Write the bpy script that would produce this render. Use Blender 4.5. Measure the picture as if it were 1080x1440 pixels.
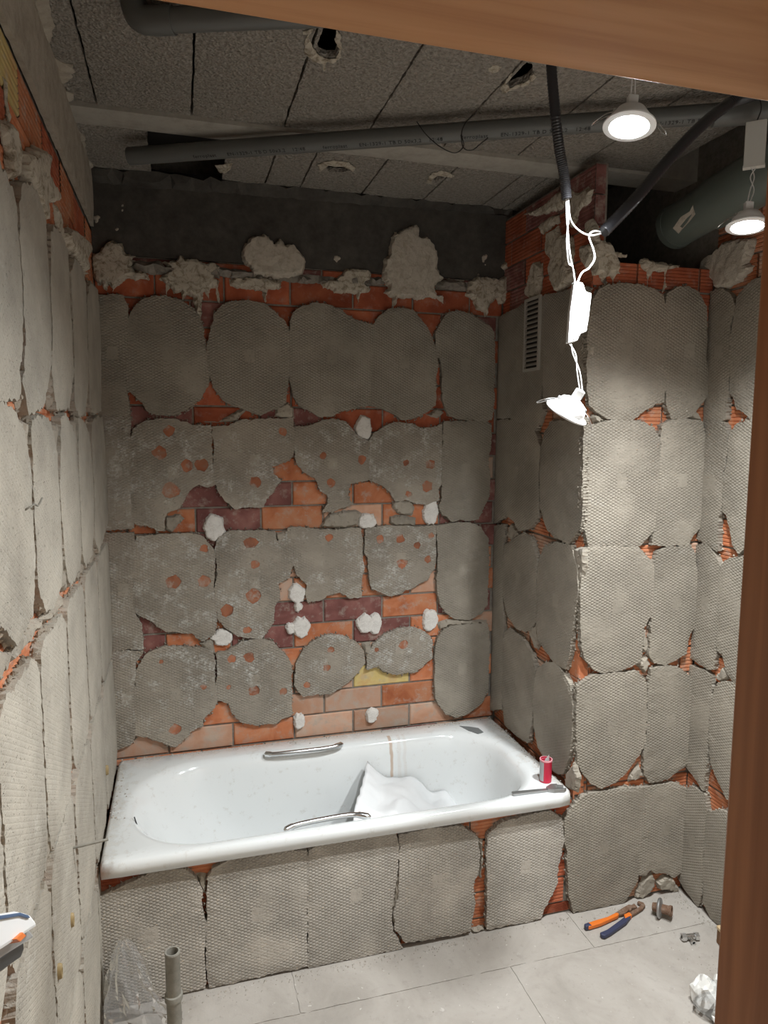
import bpy, bmesh, math, random
from mathutils import Vector, Matrix, noise, geometry
random.seed(7)
sc = bpy.context.scene
for o in list(bpy.data.objects): bpy.data.objects.remove(o)
COL = sc.collection

# ------------------------------------------------------------------ camera
F, YAW, PIT, ROL, H = 990.9, .281, .1126, -.0044, 1.739
fw = Vector((math.sin(YAW)*math.cos(PIT), math.cos(YAW)*math.cos(PIT), -math.sin(PIT)))
rt0 = Vector((math.cos(YAW), -math.sin(YAW), 0)); dn0 = fw.cross(rt0)
rt = math.cos(ROL)*rt0 + math.sin(ROL)*dn0; dn = -math.sin(ROL)*rt0 + math.cos(ROL)*dn0
CAM = Vector((0, 0, H))
cd = bpy.data.cameras.new('camera'); cam = bpy.data.objects.new('camera', cd); COL.objects.link(cam)
cd.sensor_fit = 'VERTICAL'; cd.sensor_height = 36; cd.lens = 36*F/1440; cd.clip_start = .02
m = Matrix((rt, -dn, -fw)).transposed().to_4x4(); m.translation = CAM; cam.matrix_world = m
sc.camera = cam
# ------------------------------------------------------------------ world, exposure
w = bpy.data.worlds.new('world'); sc.world = w; w.use_nodes = True
w.node_tree.nodes['Background'].inputs[0].default_value = (.5, .5, .55, 1)
w.node_tree.nodes['Background'].inputs[1].default_value = .01
sc.view_settings.view_transform = 'Standard'; sc.view_settings.look = 'None'
sc.view_settings.exposure = 0.0; sc.view_settings.gamma = 1; sc.view_settings.use_curve_mapping = False
LENS_GLOW = 60.0             # visible LED lenses
BEAM_W = 136.0               # beam of each lit LED spotlight, watts
HALL_STRENGTH = 58.0         # unseen globe added in the hall for warm fill light

# ------------------------------------------------------------------ measured planes (metres)
XL, YB, YF, XR, YC, XW = -.262, 2.772, 2.072, 1.303, 2.096, 1.789
ZT, ZC = .482, 2.65
T = .022                     # mortar pad thickness: brick faces lie T behind the pad faces
DY0, DY1, LZ, JX0, JX1 = .445, .565, 2.05, -.215, .545    # door frame

def ray(u, v): return ((u-540)/F)*rt + ((v-720)/F)*dn + fw
def zc(u, v, z): return CAM + z*ray(u, v)
class Frame:
    def __init__(s, o, u, v, n): s.o, s.u, s.v, s.n = Vector(o), Vector(u), Vector(v), Vector(n)
    def mat(s, a=0, b=0, c=0):
        m = Matrix((s.u, s.v, s.n)).transposed().to_4x4(); m.translation = s.o + a*s.u + b*s.v + c*s.n; return m
    def hit(s, px, py, h=0):
        d = ray(px, py); p0 = s.o + h*s.n; t = (p0-CAM).dot(s.n)/d.dot(s.n); q = CAM + t*d - s.o
        return Vector((q.dot(s.u), q.dot(s.v)))
X, Y, Z = Vector((1,0,0)), Vector((0,1,0)), Vector((0,0,1))
FB = Frame((0, YB+T, 0), X, Z, -Y)       # back wall, brick face
FL = Frame((XL-T, 0, 0), Y, Z, X)        # left wall
FS = Frame((XR+T, 0, 0), -Y, Z, -X)      # shaft side
FF = Frame((0, YC+T, 0), X, Z, -Y)       # shaft front and tub front
FR = Frame((XW+T, 0, 0), -Y, Z, -X)      # right wall
FC = Frame((0, 0, ZC), X, -Y, -Z)        # ceiling underside
FG = Frame((0, 0, 0), X, Y, Z)           # floor
FT = Frame((0, 0, ZT), X, Y, Z)          # tub rim

# ------------------------------------------------------------------ helpers
def tag(o, label=None, cat=None, group=None, kind=None):
    if label: o['label'] = label
    if cat: o['category'] = cat
    if group: o['group'] = group
    if kind: o['kind'] = kind
    return o
def mk(name, vs, fs, mat=None, parent=None, smooth=False, matrix=None):
    me = bpy.data.meshes.new(name); me.from_pydata([tuple(v) for v in vs], [], fs); me.validate(); me.update()
    if smooth:
        for p in me.polygons: p.use_smooth = True
    return ob(name, me, mat, parent, matrix)
def ob(name, me, mat=None, parent=None, matrix=None):
    o = bpy.data.objects.new(name, me); COL.objects.link(o)
    if mat and not me.materials: me.materials.append(mat)
    if parent: o.parent = parent
    if matrix: o.matrix_basis = matrix
    return o
def empty(name, loc=(0,0,0), matrix=None):
    o = bpy.data.objects.new(name, None); COL.objects.link(o); o.empty_display_size = .05
    if matrix: o.matrix_basis = matrix
    else: o.location = loc
    return o
class MB:
    def __init__(s): s.v, s.f = [], []
    def add(s, vs, fs):
        k = len(s.v); s.v += [Vector(v) for v in vs]; s.f += [tuple(i+k for i in f) for f in fs]; return s
    def box(s, a, b, bev=0):
        x0,y0,z0 = a; x1,y1,z1 = b
        return s.add([(x0,y0,z0),(x1,y0,z0),(x1,y1,z0),(x0,y1,z0),(x0,y0,z1),(x1,y0,z1),(x1,y1,z1),(x0,y1,z1)],
            [(0,3,2,1),(4,5,6,7),(0,1,5,4),(1,2,6,5),(2,3,7,6),(3,0,4,7)])
    def tube(s, pts, r, n=10, cap=True):
        pts = [Vector(p) for p in pts]; rs = r if isinstance(r, (list, tuple)) else [r]*len(pts)
        k = len(s.v); up = None
        for i, p in enumerate(pts):
            d = (pts[min(i+1, len(pts)-1)] - pts[max(i-1, 0)]).normalized()
            if up is None: up = d.orthogonal().normalized()
            up = (up - up.dot(d)*d).normalized(); sd = d.cross(up)
            for j in range(n):
                a = 2*math.pi*j/n; s.v.append(p + rs[i]*(math.cos(a)*up + math.sin(a)*sd))
        for i in range(len(pts)-1):
            for j in range(n):
                a, b = k+i*n+j, k+i*n+(j+1) % n; s.f.append((a, b, b+n, a+n))
        if cap:
            s.f.append(tuple(k+n-1-j for j in range(n))); q = k+(len(pts)-1)*n; s.f.append(tuple(q+j for j in range(n)))
        return s
    def lathe(s, prof, n=32, M=None):
        k = len(s.v)
        for r, z in prof:
            for j in range(n):
                a = 2*math.pi*j/n; p = Vector((r*math.cos(a), r*math.sin(a), z)); s.v.append(M @ p if M else p)
        for i in range(len(prof)-1):
            for j in range(n):
                a, b = k+i*n+j, k+i*n+(j+1) % n; s.f.append((a, b, b+n, a+n))
        return s
    def prism(s, poly, z0, z1, M=None):
        n = len(poly); k = len(s.v)
        for z in (z0, z1):
            for p in poly:
                q = Vector((p[0], p[1], z)); s.v.append(M @ q if M else q)
        s.f.append(tuple(k+n-1-i for i in range(n))); s.f.append(tuple(k+n+i for i in range(n)))
        for i in range(n):
            j = (i+1) % n; s.f.append((k+i, k+j, k+n+j, k+n+i))
        return s
    def build(s, name, mat=None, parent=None, smooth=False, matrix=None, bev=0):
        o = mk(name, s.v, s.f, mat, parent, smooth, matrix)
        bm = bmesh.new(); bm.from_mesh(o.data); bmesh.ops.recalc_face_normals(bm, faces=bm.faces)
        if bev: 
            es = [e for e in bm.edges if len(e.link_faces) == 2 and e.calc_face_angle(0) > .5]
            bmesh.ops.bevel(bm, geom=es, offset=bev, segments=2, profile=.5, affect='EDGES', clamp_overlap=True)
        bm.to_mesh(o.data); bm.free()
        if smooth: 
            for e in o.data.polygons: e.use_smooth = True
            try: o.data.set_sharp_from_angle(angle=.7)
            except Exception: pass
        return o
def spline(pts, n=8):
    pts = [Vector(p) for p in pts]; out = []
    P = [pts[0]*2-pts[1]] + pts + [pts[-1]*2-pts[-2]]
    for i in range(1, len(P)-2):
        for k in range(n):
            t = k/n; a, b, c, d = P[i-1], P[i], P[i+1], P[i+2]
            out.append(.5*((2*b)+(c-a)*t+(2*a-5*b+4*c-d)*t*t+(3*b-a-3*c+d)*t**3))
    return out + [pts[-1]]
def axisM(loc, zdir, xhint=(1,0,0)):
    z = Vector(zdir).normalized(); x = Vector(xhint); x = (x-x.dot(z)*z).normalized(); y = z.cross(x)
    m = Matrix((x, y, z)).transposed().to_4x4(); m.translation = Vector(loc); return m

# ------------------------------------------------------------------ materials
class NT:
    def __init__(s, name):
        s.m = bpy.data.materials.new(name); s.m.use_nodes = True; s.t = s.m.node_tree; s.b = s.t.nodes['Principled BSDF']
        s.out = s.t.nodes['Material Output']
    def n(s, typ, ins=None, **kw):
        d = s.t.nodes.new(typ)
        for k, v in kw.items(): setattr(d, k, v)
        for k, v in (ins or {}).items(): s.put(d.inputs[k], v)
        return d
    def put(s, sock, v):
        if hasattr(v, 'is_output') or hasattr(v, 'links') and not isinstance(v, (tuple, list, float, int)): s.t.links.new(v, sock)
        else: sock.default_value = v
    def math(s, op, a, b=0., c=None):
        ins = {0: a, 1: b}
        if c is not None: ins[2] = c
        return s.n('ShaderNodeMath', ins, operation=op).outputs[0]
    def coord(s, kind='Object'): return s.n('ShaderNodeTexCoord').outputs[kind]
    def noise(s, vec, scale, detail=4, rough=.6, dist=0): return s.n('ShaderNodeTexNoise', {'Vector': vec, 'Scale': scale, 'Detail': detail, 'Roughness': rough, 'Distortion': dist}).outputs['Fac']
    def ramp(s, fac, stops):
        r = s.n('ShaderNodeValToRGB', {0: fac}); e = r.color_ramp.elements
        while len(e) < len(stops): e.new(.5)
        for i, (p, c) in enumerate(stops):
            e[i].position = p; e[i].color = c if len(c) == 4 else (*c, 1)
        return r.outputs[0]
    def mix(s, fac, a, b, typ='MIX'):
        d = s.n('ShaderNodeMix', data_type='RGBA', blend_type=typ)
        s.put(d.inputs[0], fac)
        for k, v in ((6, a), (7, b)): s.put(d.inputs[k], (*v, 1) if isinstance(v, (tuple, list)) and len(v) == 3 else v)
        return d.outputs[2]
    def bump(s, h, strength=.5, dist=.002): 
        s.t.links.new(s.n('ShaderNodeBump', {'Height': h, 'Strength': strength, 'Distance': dist}).outputs[0], s.b.inputs['Normal'])
    def fin(s, col=None, rough=.9, metal=0, spec=None):
        if col is not None: s.put(s.b.inputs['Base Color'], (*col, 1) if isinstance(col, (tuple, list)) and len(col) == 3 else col)
        s.put(s.b.inputs['Roughness'], rough); s.b.inputs['Metallic'].default_value = metal
        if spec is not None: s.b.inputs['Specular IOR Level'].default_value = spec
        return s.m
def simple(name, col, rough=.5, metal=0, spec=None): return NT(name).fin(col, rough, metal, spec)

def mortar_mat(name, base, white=0., hatch=1., tint=(.5,.42,.36)):
    k = NT(name); c = k.coord(); rnd = k.n('ShaderNodeObjectInfo').outputs['Random']
    off = k.n('ShaderNodeVectorMath', {0: c, 1: (3.1, 5.7, 1.3)}, operation='ADD').outputs[0]
    sh = k.n('ShaderNodeCombineXYZ', {0: k.math('MULTIPLY', rnd, 40.), 1: k.math('MULTIPLY', rnd, 17.), 2: 0.}).outputs[0]
    cs = k.n('ShaderNodeVectorMath', {0: off, 1: sh}, operation='ADD').outputs[0]
    n1 = k.noise(cs, 5, 4, .6); n2 = k.noise(cs, 60, 6, .7); n3 = k.noise(cs, 14, 5, .65)
    d = [x*.78 for x in base]; l = [min(1, x*1.22) for x in base]
    col = k.ramp(n1, [(.3, d), (.5, base), (.72, l)])
    col = k.mix(k.math('MULTIPLY', n2, .35), col, [x*.6 for x in base])
    if white:
        wm = k.ramp(n3, [(.60-.06*white, (0,0,0)), (.66, (1,1,1))])
        fine = k.ramp(k.noise(cs, 90, 3, .6), [(.42, (.1,.1,.1)), (.6, (1,1,1))])
        col = k.mix(k.math('MULTIPLY', k.math('MULTIPLY', wm, fine), .9*min(1, white)), col, (.58, .56, .52))
    cfin = col
    sx = k.n('ShaderNodeSeparateXYZ', {0: c}); x, y = sx.outputs[0], sx.outputs[1]
    def lines(a, p):
        s_ = k.math('ADD', k.math('MULTIPLY', x, math.cos(a)*math.pi/p), k.math('MULTIPLY', y, math.sin(a)*math.pi/p))
        return k.math('POWER', k.math('ABSOLUTE', k.math('COSINE', s_)), 7.)
    g = k.math('MAXIMUM', lines(math.radians(62), .0095), lines(math.radians(118), .0095))
    inb = k.math('MULTIPLY', k.math('LESS_THAN', k.math('ABSOLUTE', x), .019), k.math('LESS_THAN', k.math('ABSOLUTE', k.math('ADD', y, -.01)), .024))
    mask = k.math('SUBTRACT', 1., inb)
    fade = k.ramp(k.noise(cs, 7, 2, .5), [(.33, (.2,.2,.2)), (.5, (1,1,1))])
    h = k.math('MULTIPLY', k.math('MULTIPLY', k.math('MULTIPLY', g, mask), fade), -1.0*hatch)
    k.fin(k.mix(k.math('MULTIPLY', h, -.08), cfin, [x*.55 for x in base]), .95, spec=.15)
    pits = k.ramp(k.noise(cs, 130, 2, .5), [(.28, (0,0,0)), (.36, (1,1,1))])
    h = k.math('ADD', h, k.math('ADD', k.math('MULTIPLY', n2, .9), k.math('MULTIPLY', pits, .7)))
    k.bump(h, .9, .0036)
    return k.m
M_PAD = mortar_mat('mortar_grey', (.34, .304, .252), .15, .7)
M_PADW = mortar_mat('mortar_patched', (.375, .333, .277), 1.7, .7)
M_PADL = mortar_mat('mortar_dusty', (.435, .398, .338), .3, .15)
M_PADA = mortar_mat('mortar_brown', (.51, .465, .408), .1, 1.2)
M_ROUGH = mortar_mat('mortar_rubble', (.36, .32, .265), .3, 0.)
M_CRUMB = simple('crumb_grey', (.40,.365,.32), .95, 0, .1)

def brick_mat(name, cols, dust=.25):
    k = NT(name); c = k.coord(); oi = k.n('ShaderNodeObjectInfo'); rnd = oi.outputs['Random']
    sh = k.n('ShaderNodeCombineXYZ', {0: k.math('MULTIPLY', rnd, 50.), 1: k.math('MULTIPLY', rnd, 23.), 2: 0.}).outputs[0]
    cs = k.n('ShaderNodeVectorMath', {0: c, 1: sh}, operation='ADD').outputs[0]
    col = k.ramp(k.noise(cs, 9, 3, .6, .4), [(.3, cols[0]), (.5, cols[1]), (.68, cols[2])])
    hv = k.n('ShaderNodeHueSaturation', {'Value': k.math('ADD', k.math('MULTIPLY', rnd, .35), .82), 'Saturation': 1., 'Color': col}).outputs[0]
    dm = k.ramp(k.noise(cs, 22, 6, .7), [(.52, (0,0,0)), (.70, (1,1,1))])
    col = k.mix(k.math('MULTIPLY', dm, dust*2), hv, (.42, .37, .32))
    k.fin(col, .9, spec=.2); k.bump(k.noise(cs, 70, 5, .7), .5, .0015); return k.m
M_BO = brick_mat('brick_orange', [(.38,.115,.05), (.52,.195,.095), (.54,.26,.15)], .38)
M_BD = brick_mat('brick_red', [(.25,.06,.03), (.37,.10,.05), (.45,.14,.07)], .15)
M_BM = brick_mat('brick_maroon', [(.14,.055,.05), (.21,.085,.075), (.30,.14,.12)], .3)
M_BP = brick_mat('brick_pale', [(.50,.26,.16), (.56,.34,.24), (.52,.40,.32)], .4)
M_BY = brick_mat('brick_yellow', [(.48,.36,.13), (.54,.42,.18), (.50,.28,.12)], .3)

M_CHIP = brick_mat('brick_dust_chip', [(.20,.09,.06), (.40,.15,.08), (.34,.20,.14)], .55)

def plaster_mat(name, a, b):
    k = NT(name); c = k.coord()
    col = k.ramp(k.noise(c, 45, 6, .75, .5), [(.34, a), (.52, b)])
    k.fin(col, .85, spec=.25); k.bump(k.noise(c, 80, 6, .75, .8), .9, .004); return k.m
M_PLA = plaster_mat('old_plaster', (.20,.155,.10), (.52,.47,.39))
M_PLB = plaster_mat('brushed_plaster', (.40,.35,.28), (.52,.47,.40))
M_DAB = plaster_mat('white_adhesive', (.62,.58,.54), (.78,.75,.71))

def conc(name, a, b, c3, sc_=30, bumpd=.003, bs=.8, pit=False):
    k = NT(name); c = k.coord()
    n2 = k.noise(c, sc_, 6, .75)
    col = k.ramp(n2, [(.30, a), (.5, b), (.72, c3)])
    col = k.mix(k.math('MULTIPLY', k.noise(c, 3, 3, .5), .45), col, [x*.55 for x in b])
    k.fin(col, .95, spec=.15); h = n2
    if pit:
        v = k.n('ShaderNodeTexVoronoi', {'Vector': c, 'Scale': 130.}).outputs['Distance']
        h = k.math('ADD', k.math('MULTIPLY', v, 1.2), k.math('MULTIPLY', n2, .8))
    k.bump(h, bs, bumpd); return k.m
M_BLOCK = conc('block_concrete', (.15,.133,.115), (.35,.32,.28), (.48,.445,.40), 75, .006, 1., True)
M_JOIST = conc('joist_concrete', (.30,.28,.24), (.40,.375,.33), (.46,.43,.38), 18, .002, .5)
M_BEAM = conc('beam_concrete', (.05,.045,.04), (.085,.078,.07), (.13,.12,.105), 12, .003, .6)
M_CORE = conc('joint_mortar', (.16,.143,.122), (.27,.245,.212), (.36,.33,.288), 40, .004, .9)
M_DARK = simple('unlit_cavity', (.02,.018,.016), 1.)
M_COVE = conc('cove_mortar', (.33,.29,.235), (.46,.41,.34), (.56,.51,.44), 22, .006, 1.)
M_HALL = conc('hall_plaster', (.60,.57,.52), (.66,.63,.58), (.70,.67,.62), 10, .001, .2)

def floor_mat():
    k = NT('floor_screed'); c = k.coord('Object')
    g = k.n('ShaderNodeNewGeometry').outputs['Position']
    n1 = k.noise(g, 4, 5, .65, .6); n2 = k.noise(g, 35, 6, .7); n3 = k.noise(g, 160, 3, .6)
    col = k.ramp(n1, [(.28, (.325,.295,.262)), (.5, (.40,.365,.328)), (.70, (.45,.415,.378))])
    col = k.mix(k.ramp(n2, [(.55, (0,0,0)), (.75, (.55,.55,.55))]), col, (.28,.255,.228))
    sp = k.ramp(k.noise(g, 55, 2, .5), [(.70, (0,0,0)), (.74, (.7,.7,.7))])
    col = k.mix(sp, col, (.58,.55,.51))
    k.fin(col, .9, spec=.2); k.bump(k.math('ADD', n2, k.math('MULTIPLY', n3, .4)), .45, .003); return k.m
M_FLOOR = floor_mat()

def wood_mat(name, cols, axis, rough=.45):
    k = NT(name); c = k.coord()
    s_ = {'x': (1.2, 22, 22), 'z': (22, 22, 1.2)}[axis]
    mp = k.n('ShaderNodeMapping', {'Vector': c, 'Scale': s_}).outputs[0]
    n1 = k.noise(mp, 1.6, 4, .6, .7)
    wv = k.n('ShaderNodeTexWave', {'Vector': mp, 'Scale': .8, 'Distortion': 5., 'Detail': 3.}, wave_type='RINGS').outputs['Fac']
    col = k.mix(k.math('MULTIPLY', wv, .45), k.ramp(n1, [(.3, cols[0]), (.5, cols[1]), (.7, cols[2])]), cols[0])
    k.fin(col, rough, spec=.4); k.bump(wv, .12, .001); return k.m
M_WOODH = wood_mat('varnished_pine_head', [(.54,.255,.10), (.68,.36,.165), (.75,.43,.21)], 'x')  # same pine as the jamb, bounced light painted in as a paler colour
M_WOODV = wood_mat('varnished_pine_jamb', [(.31,.135,.058), (.42,.195,.09), (.50,.245,.115)], 'z')
M_OFFCUT = wood_mat('pine_offcut', [(.5,.36,.2), (.58,.43,.26), (.62,.48,.3)], 'x')

def enamel():
    k = NT('white_enamel'); c = k.coord(); sx = k.n('ShaderNodeSeparateXYZ', {0: c}); x, y, z = sx.outputs
    wob = k.math('MULTIPLY', k.math('SUBTRACT', k.noise(c, 16, 2, .5), .5), .022)
    xx = k.math('ADD', x, wob)
    def band(x0, w, soft): 
        d = k.math('ABSOLUTE', k.math('SUBTRACT', xx, x0))
        return k.n('ShaderNodeMapRange', {0: d, 1: w+soft, 2: w, 3: 0., 4: 1.}, interpolation_type='SMOOTHSTEP').outputs[0]
    back = k.math('GREATER_THAN', y, 2.44)
    inside = k.math('LESS_THAN', y, 2.70)
    s1 = k.math('MULTIPLY', band(.800, .004, .005), .75)
    s2 = k.math('MULTIPLY', k.math('ADD', band(.835, .004, .006), band(.858, .003, .006)), .13)
    st = k.math('MULTIPLY', k.math('MULTIPLY', k.math('ADD', s1, s2), back), inside)
    col = k.mix(st, (.80,.82,.82), (.52,.36,.25))
    gr = k.noise(c, 26, 6, .75)
    edge = k.n('ShaderNodeMapRange', {0: y, 1: 2.69, 2: 2.77, 3: 0., 4: 1.}).outputs[0]
    edl = k.n('ShaderNodeMapRange', {0: x, 1: -.17, 2: -.26, 3: 0., 4: .9}).outputs[0]
    edr = k.n('ShaderNodeMapRange', {0: x, 1: 1.21, 2: 1.30, 3: 0., 4: 1.}).outputs[0]
    e = k.math('MAXIMUM', edge, k.math('MAXIMUM', edl, edr))
    gm = k.ramp(k.math('ADD', gr, k.math('MULTIPLY', e, .22)), [(.58, (0,0,0)), (.78, (.75,.75,.75))])
    col = k.mix(gm, col, (.50,.46,.40))
    k.fin(col, k.math('ADD', .12, k.math('MULTIPLY', gm, .5)), spec=.5); k.b.inputs['Coat Weight'].default_value = .3
    return k.m
M_TUB = enamel()
M_CHROME = simple('chrome', (.72,.73,.74), .22, 1.)
M_STEEL = simple('worn_steel', (.42,.42,.42), .40, .85)
M_RUST = conc('rusty_steel', (.10,.055,.035), (.20,.12,.08), (.30,.24,.20), 90, .001, .4)
M_PVC = simple('grey_pvc', (.115,.118,.112), .42)
M_PVCG = simple('green_grey_pvc', (.105,.125,.11), .38)
M_INK = simple('black_print', (.015,.015,.015), .8)
M_BLACK = simple('black_corrugated', (.03,.03,.034), .32)
M_WIRE = simple('white_insulation', (.80,.80,.80), .5)
M_BWIRE = simple('black_insulation', (.015,.015,.015), .5)
M_WPLAS = simple('white_plastic', (.82,.82,.82), .35)
M_GPLAS = simple('grey_driver_plastic', (.55,.54,.50), .45)
M_ALU = simple('grey_aluminium', (.45,.45,.45), .45, .6)
M_VENT = simple('grey_vent_plastic', (.36,.335,.295), .55)
M_ORANGE = simple('orange_grip', (.72,.17,.02), .45)
M_BLUE = simple('navy_grip', (.035,.04,.085), .5)
M_RED = simple('red_label', (.58,.012,.05), .4)
M_LABEL = simple('grey_label_panel', (.40,.41,.42), .5)
M_OCHRE = simple('ochre_plug', (.34,.25,.12), .6)
M_STUB = conc('dirty_pvc', (.20,.19,.16), (.28,.265,.23), (.36,.345,.30), 25, .001, .3)
M_SHEET = simple('white_woven_sheet', (.82,.83,.84), .75)
def clear_mat(name, tr, rough=.12):
    k = NT(name); g = k.n('ShaderNodeBsdfGlossy', {'Color': (.9,.9,.9,1), 'Roughness': rough}); t = k.n('ShaderNodeBsdfTransparent', {'Color': (.93,.93,.93,1)})
    d = k.n('ShaderNodeBsdfDiffuse', {'Color': (.7,.7,.7,1)})
    fr = k.n('ShaderNodeFresnel', {'IOR': 1.5}); a = k.n('ShaderNodeMixShader', {0: 1-tr, 1: t.outputs[0], 2: d.outputs[0]})
    b = k.n('ShaderNodeMixShader', {0: k.math('ADD', k.math('MULTIPLY', fr.outputs[0], 1.3), .03), 1: a.outputs[0], 2: g.outputs[0]})
    k.t.links.new(b.outputs[0], k.out.inputs[0]); return k.m
M_BAG = clear_mat('clear_plastic_film', .88)
def emit(name, col, s):
    k = NT(name); e = k.n('ShaderNodeEmission', {'Color': (*col, 1), 'Strength': s}); k.t.links.new(e.outputs[0], k.out.inputs[0]); return k.m
M_LENS = emit('lit_led_lens', (.97, .99, 1.), LENS_GLOW)
M_GLOBE = emit('lit_hall_globe', (1., .72, .42), HALL_STRENGTH)

# ------------------------------------------------------------------ traced slabs
def inpoly(p, poly):
    x, y = p; r = False; j = len(poly)-1
    for i in range(len(poly)):
        xi, yi = poly[i]; xj, yj = poly[j]
        if (yi > y) != (yj > y) and x < (xj-xi)*(y-yi)/(yj-yi)+xi: r = not r
        j = i
    return r
def area(p): return .5*sum(p[i][0]*p[(i+1) % len(p)][1]-p[(i+1) % len(p)][0]*p[i][1] for i in range(len(p)))
def ragged(poly, step, amp, seed, grow=0.):
    if area(poly) < 0: poly = poly[::-1]
    out = []
    for i in range(len(poly)):
        a, b = Vector(poly[i]), Vector(poly[(i+1) % len(poly)]); L = (b-a).length; n = max(1, int(L/step))
        nn = Vector((b.y-a.y, a.x-b.x)); nn = nn/L if L > 1e-9 else nn
        for k in range(n):
            p = a.lerp(b, k/n); q = Vector((p.x*42+seed*7.3, p.y*42, seed*1.7)); q2 = q*3.7
            out.append(p + nn*(grow + amp*(noise.noise(q)*1.0+noise.noise(q2)*.85)))
    return out
def segdist(p, loops):
    best = 9
    for lp in loops:
        for i in range(len(lp)):
            a, b = lp[i], lp[(i+1) % len(lp)]; d = b-a; l2 = d.length_squared
            t = 0 if l2 == 0 else max(0, min(1, (p-a).dot(d)/l2)); best = min(best, (a+t*d-p).length_squared)
    return math.sqrt(best)
SEED = [0]
def slab(name, fr, poly, thick, mat, parent, holes=(), step=.011, amp=.003, grid=.035, rough=.0012, dome=0., base=0., lip=.004, grow=0.):
    """an irregular piece lying on a wall frame: ragged outline, real thickness, uneven face"""
    SEED[0] += 1; sd = SEED[0]
    lo = [ragged(poly, step, amp, sd, grow)] + [ragged(h, .008, .002, sd+3) for h in holes]
    xs = [p.x for p in lo[0]]; ys = [p.y for p in lo[0]]; cx, cy = (min(xs)+max(xs))/2, (min(ys)+max(ys))/2
    vs = []; es = []
    for lp in lo:
        k = len(vs); vs += lp; es += [(k+i, k+(i+1) % len(lp)) for i in range(len(lp))]
    nb = len(vs); rnd = random.Random(sd)
    # inner ring so that the face rolls over at its edge
    yy = min(ys)+grid/2
    while yy < max(ys):
        xx = min(xs)+grid/2
        while xx < max(xs):
            p = Vector((xx+rnd.uniform(-.3, .3)*grid, yy+rnd.uniform(-.3, .3)*grid))
            if inpoly(p, lo[0]) and not any(inpoly(p, h) for h in lo[1:]) and segdist(p, lo) > grid*.3: vs.append(p)
            xx += grid
        yy += grid
    V, E_, Fc, ov, oe, of = geometry.delaunay_2d_cdt(vs, es, [], 0, 1e-6)
    keep = []
    for f in Fc:
        c = (V[f[0]]+V[f[1]]+V[f[2]])/3
        if inpoly(c, lo[0]) and not any(inpoly(c, h) for h in lo[1:]): keep.append(f)
    hts = []
    for i, p in enumerate(V):
        bd = any(j < nb for j in ov[i]) or not ov[i]
        nz = noise.noise(Vector((p.x*14+sd, p.y*14, sd*.37)))*.6+noise.noise(Vector((p.x*45+sd, p.y*45, sd*.37)))*.5
        if dome:
            d = 0 if bd else segdist(p, lo); s_ = min(1, d/dome); s_ = math.sqrt(s_*(2-s_))
            hts.append(thick*(.12+.88*s_)+rough*nz*(.2+s_))
        else: hts.append(thick - (lip*(.6+.5*nz) if bd else 0) + rough*nz)
    out = [(p.x-cx, p.y-cy, h) for p, h in zip(V, hts)]; faces = [tuple(f) if 1 else f for f in keep]
    cnt = {}
    for f in faces:
        for a, b in ((f[0], f[1]), (f[1], f[2]), (f[2], f[0])): cnt[(a, b)] = 1
    low = {}
    def lowv(i):
        if i not in low:
            low[i] = len(out); x, y, h = out[i]; g = noise.noise(Vector((x*70, y*70, sd)))*.003
            out.append((x+g, y-g, -base-.001))
        return low[i]
    side = []
    for (a, b) in cnt:
        if (b, a) not in cnt: side.append((b, a, lowv(a), lowv(b)))
    used = {i for f in faces+side for i in f}; mp = {}; o2 = []
    for i in sorted(used): mp[i] = len(o2); o2.append(out[i])
    o = mk(name, o2, [tuple(mp[i] for i in f) for f in faces+side], mat, parent, False, fr.mat(cx, cy, 0))
    return o, [tuple(p) for p in lo[0]], [[tuple(p) for p in h] for h in lo[1:]]
CR = {'A': (120,380,3), 'B': (400,380,3), 'C': (120,720,3), 'D': (400,720,3), 'E': (680,380,2.7), 'F': (680,760,2.7),
      'G': (760,1080,3.375), 'H': (940,360,5.143), 'I': (940,620,5.143), 'J': (120,1160,2.4545), 'K': (540,1120,2),
      'L': (460,990,2.842), 'M': (0,200,3.273), 'N': (0,600,3.273), 'O': (0,1000,3.273), 'P': (0,0,1), 'Q': (120,330,3.375), 'R': (420,300,3.375),
      'S': (0,0,3.43), 'U': (780,330,3.6), 'V': (660,250,5.4), 'W': (740,80,3.176)}
def px(s):
    t = s.split(); c = CR[t[0]]; n = [float(q) for q in t[1:]]
    return [(c[0]+n[i]/c[2], c[1]+n[i+1]/c[2]) for i in range(0, len(n), 2)]
def trace(fr, s, h=T): return [tuple(fr.hit(u, v, h)) for u, v in px(s)]
COVER = {}
def pad(wall, fr, s, mat=None, thick=T, holes=(), name='mortar_pad', **kw):
    poly = trace(fr, s) if isinstance(s, str) else s
    # tile beds run right into the corners of the room
    lim = {id(FB): (XL, XR), id(FL): (-9, YB), id(FS): (-YB, 9), id(FF): (XL, XW), id(FR): (-YC, 9)}[id(fr)]
    poly = [(lim[0]-.02 if p[0] < lim[0]+.03 else lim[1]+.02 if p[0] > lim[1]-.012 else p[0], max(p[1], .004)) for p in poly]
    kw.setdefault('grow', .0018); kw.setdefault('step', .007); kw.setdefault('amp', .0045)
    o, lo, ho = slab(name, fr, poly, thick, mat or M_PAD, wall, holes, **kw)
    COVER.setdefault(wall.name, []).append((lo, ho)); return o

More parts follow.
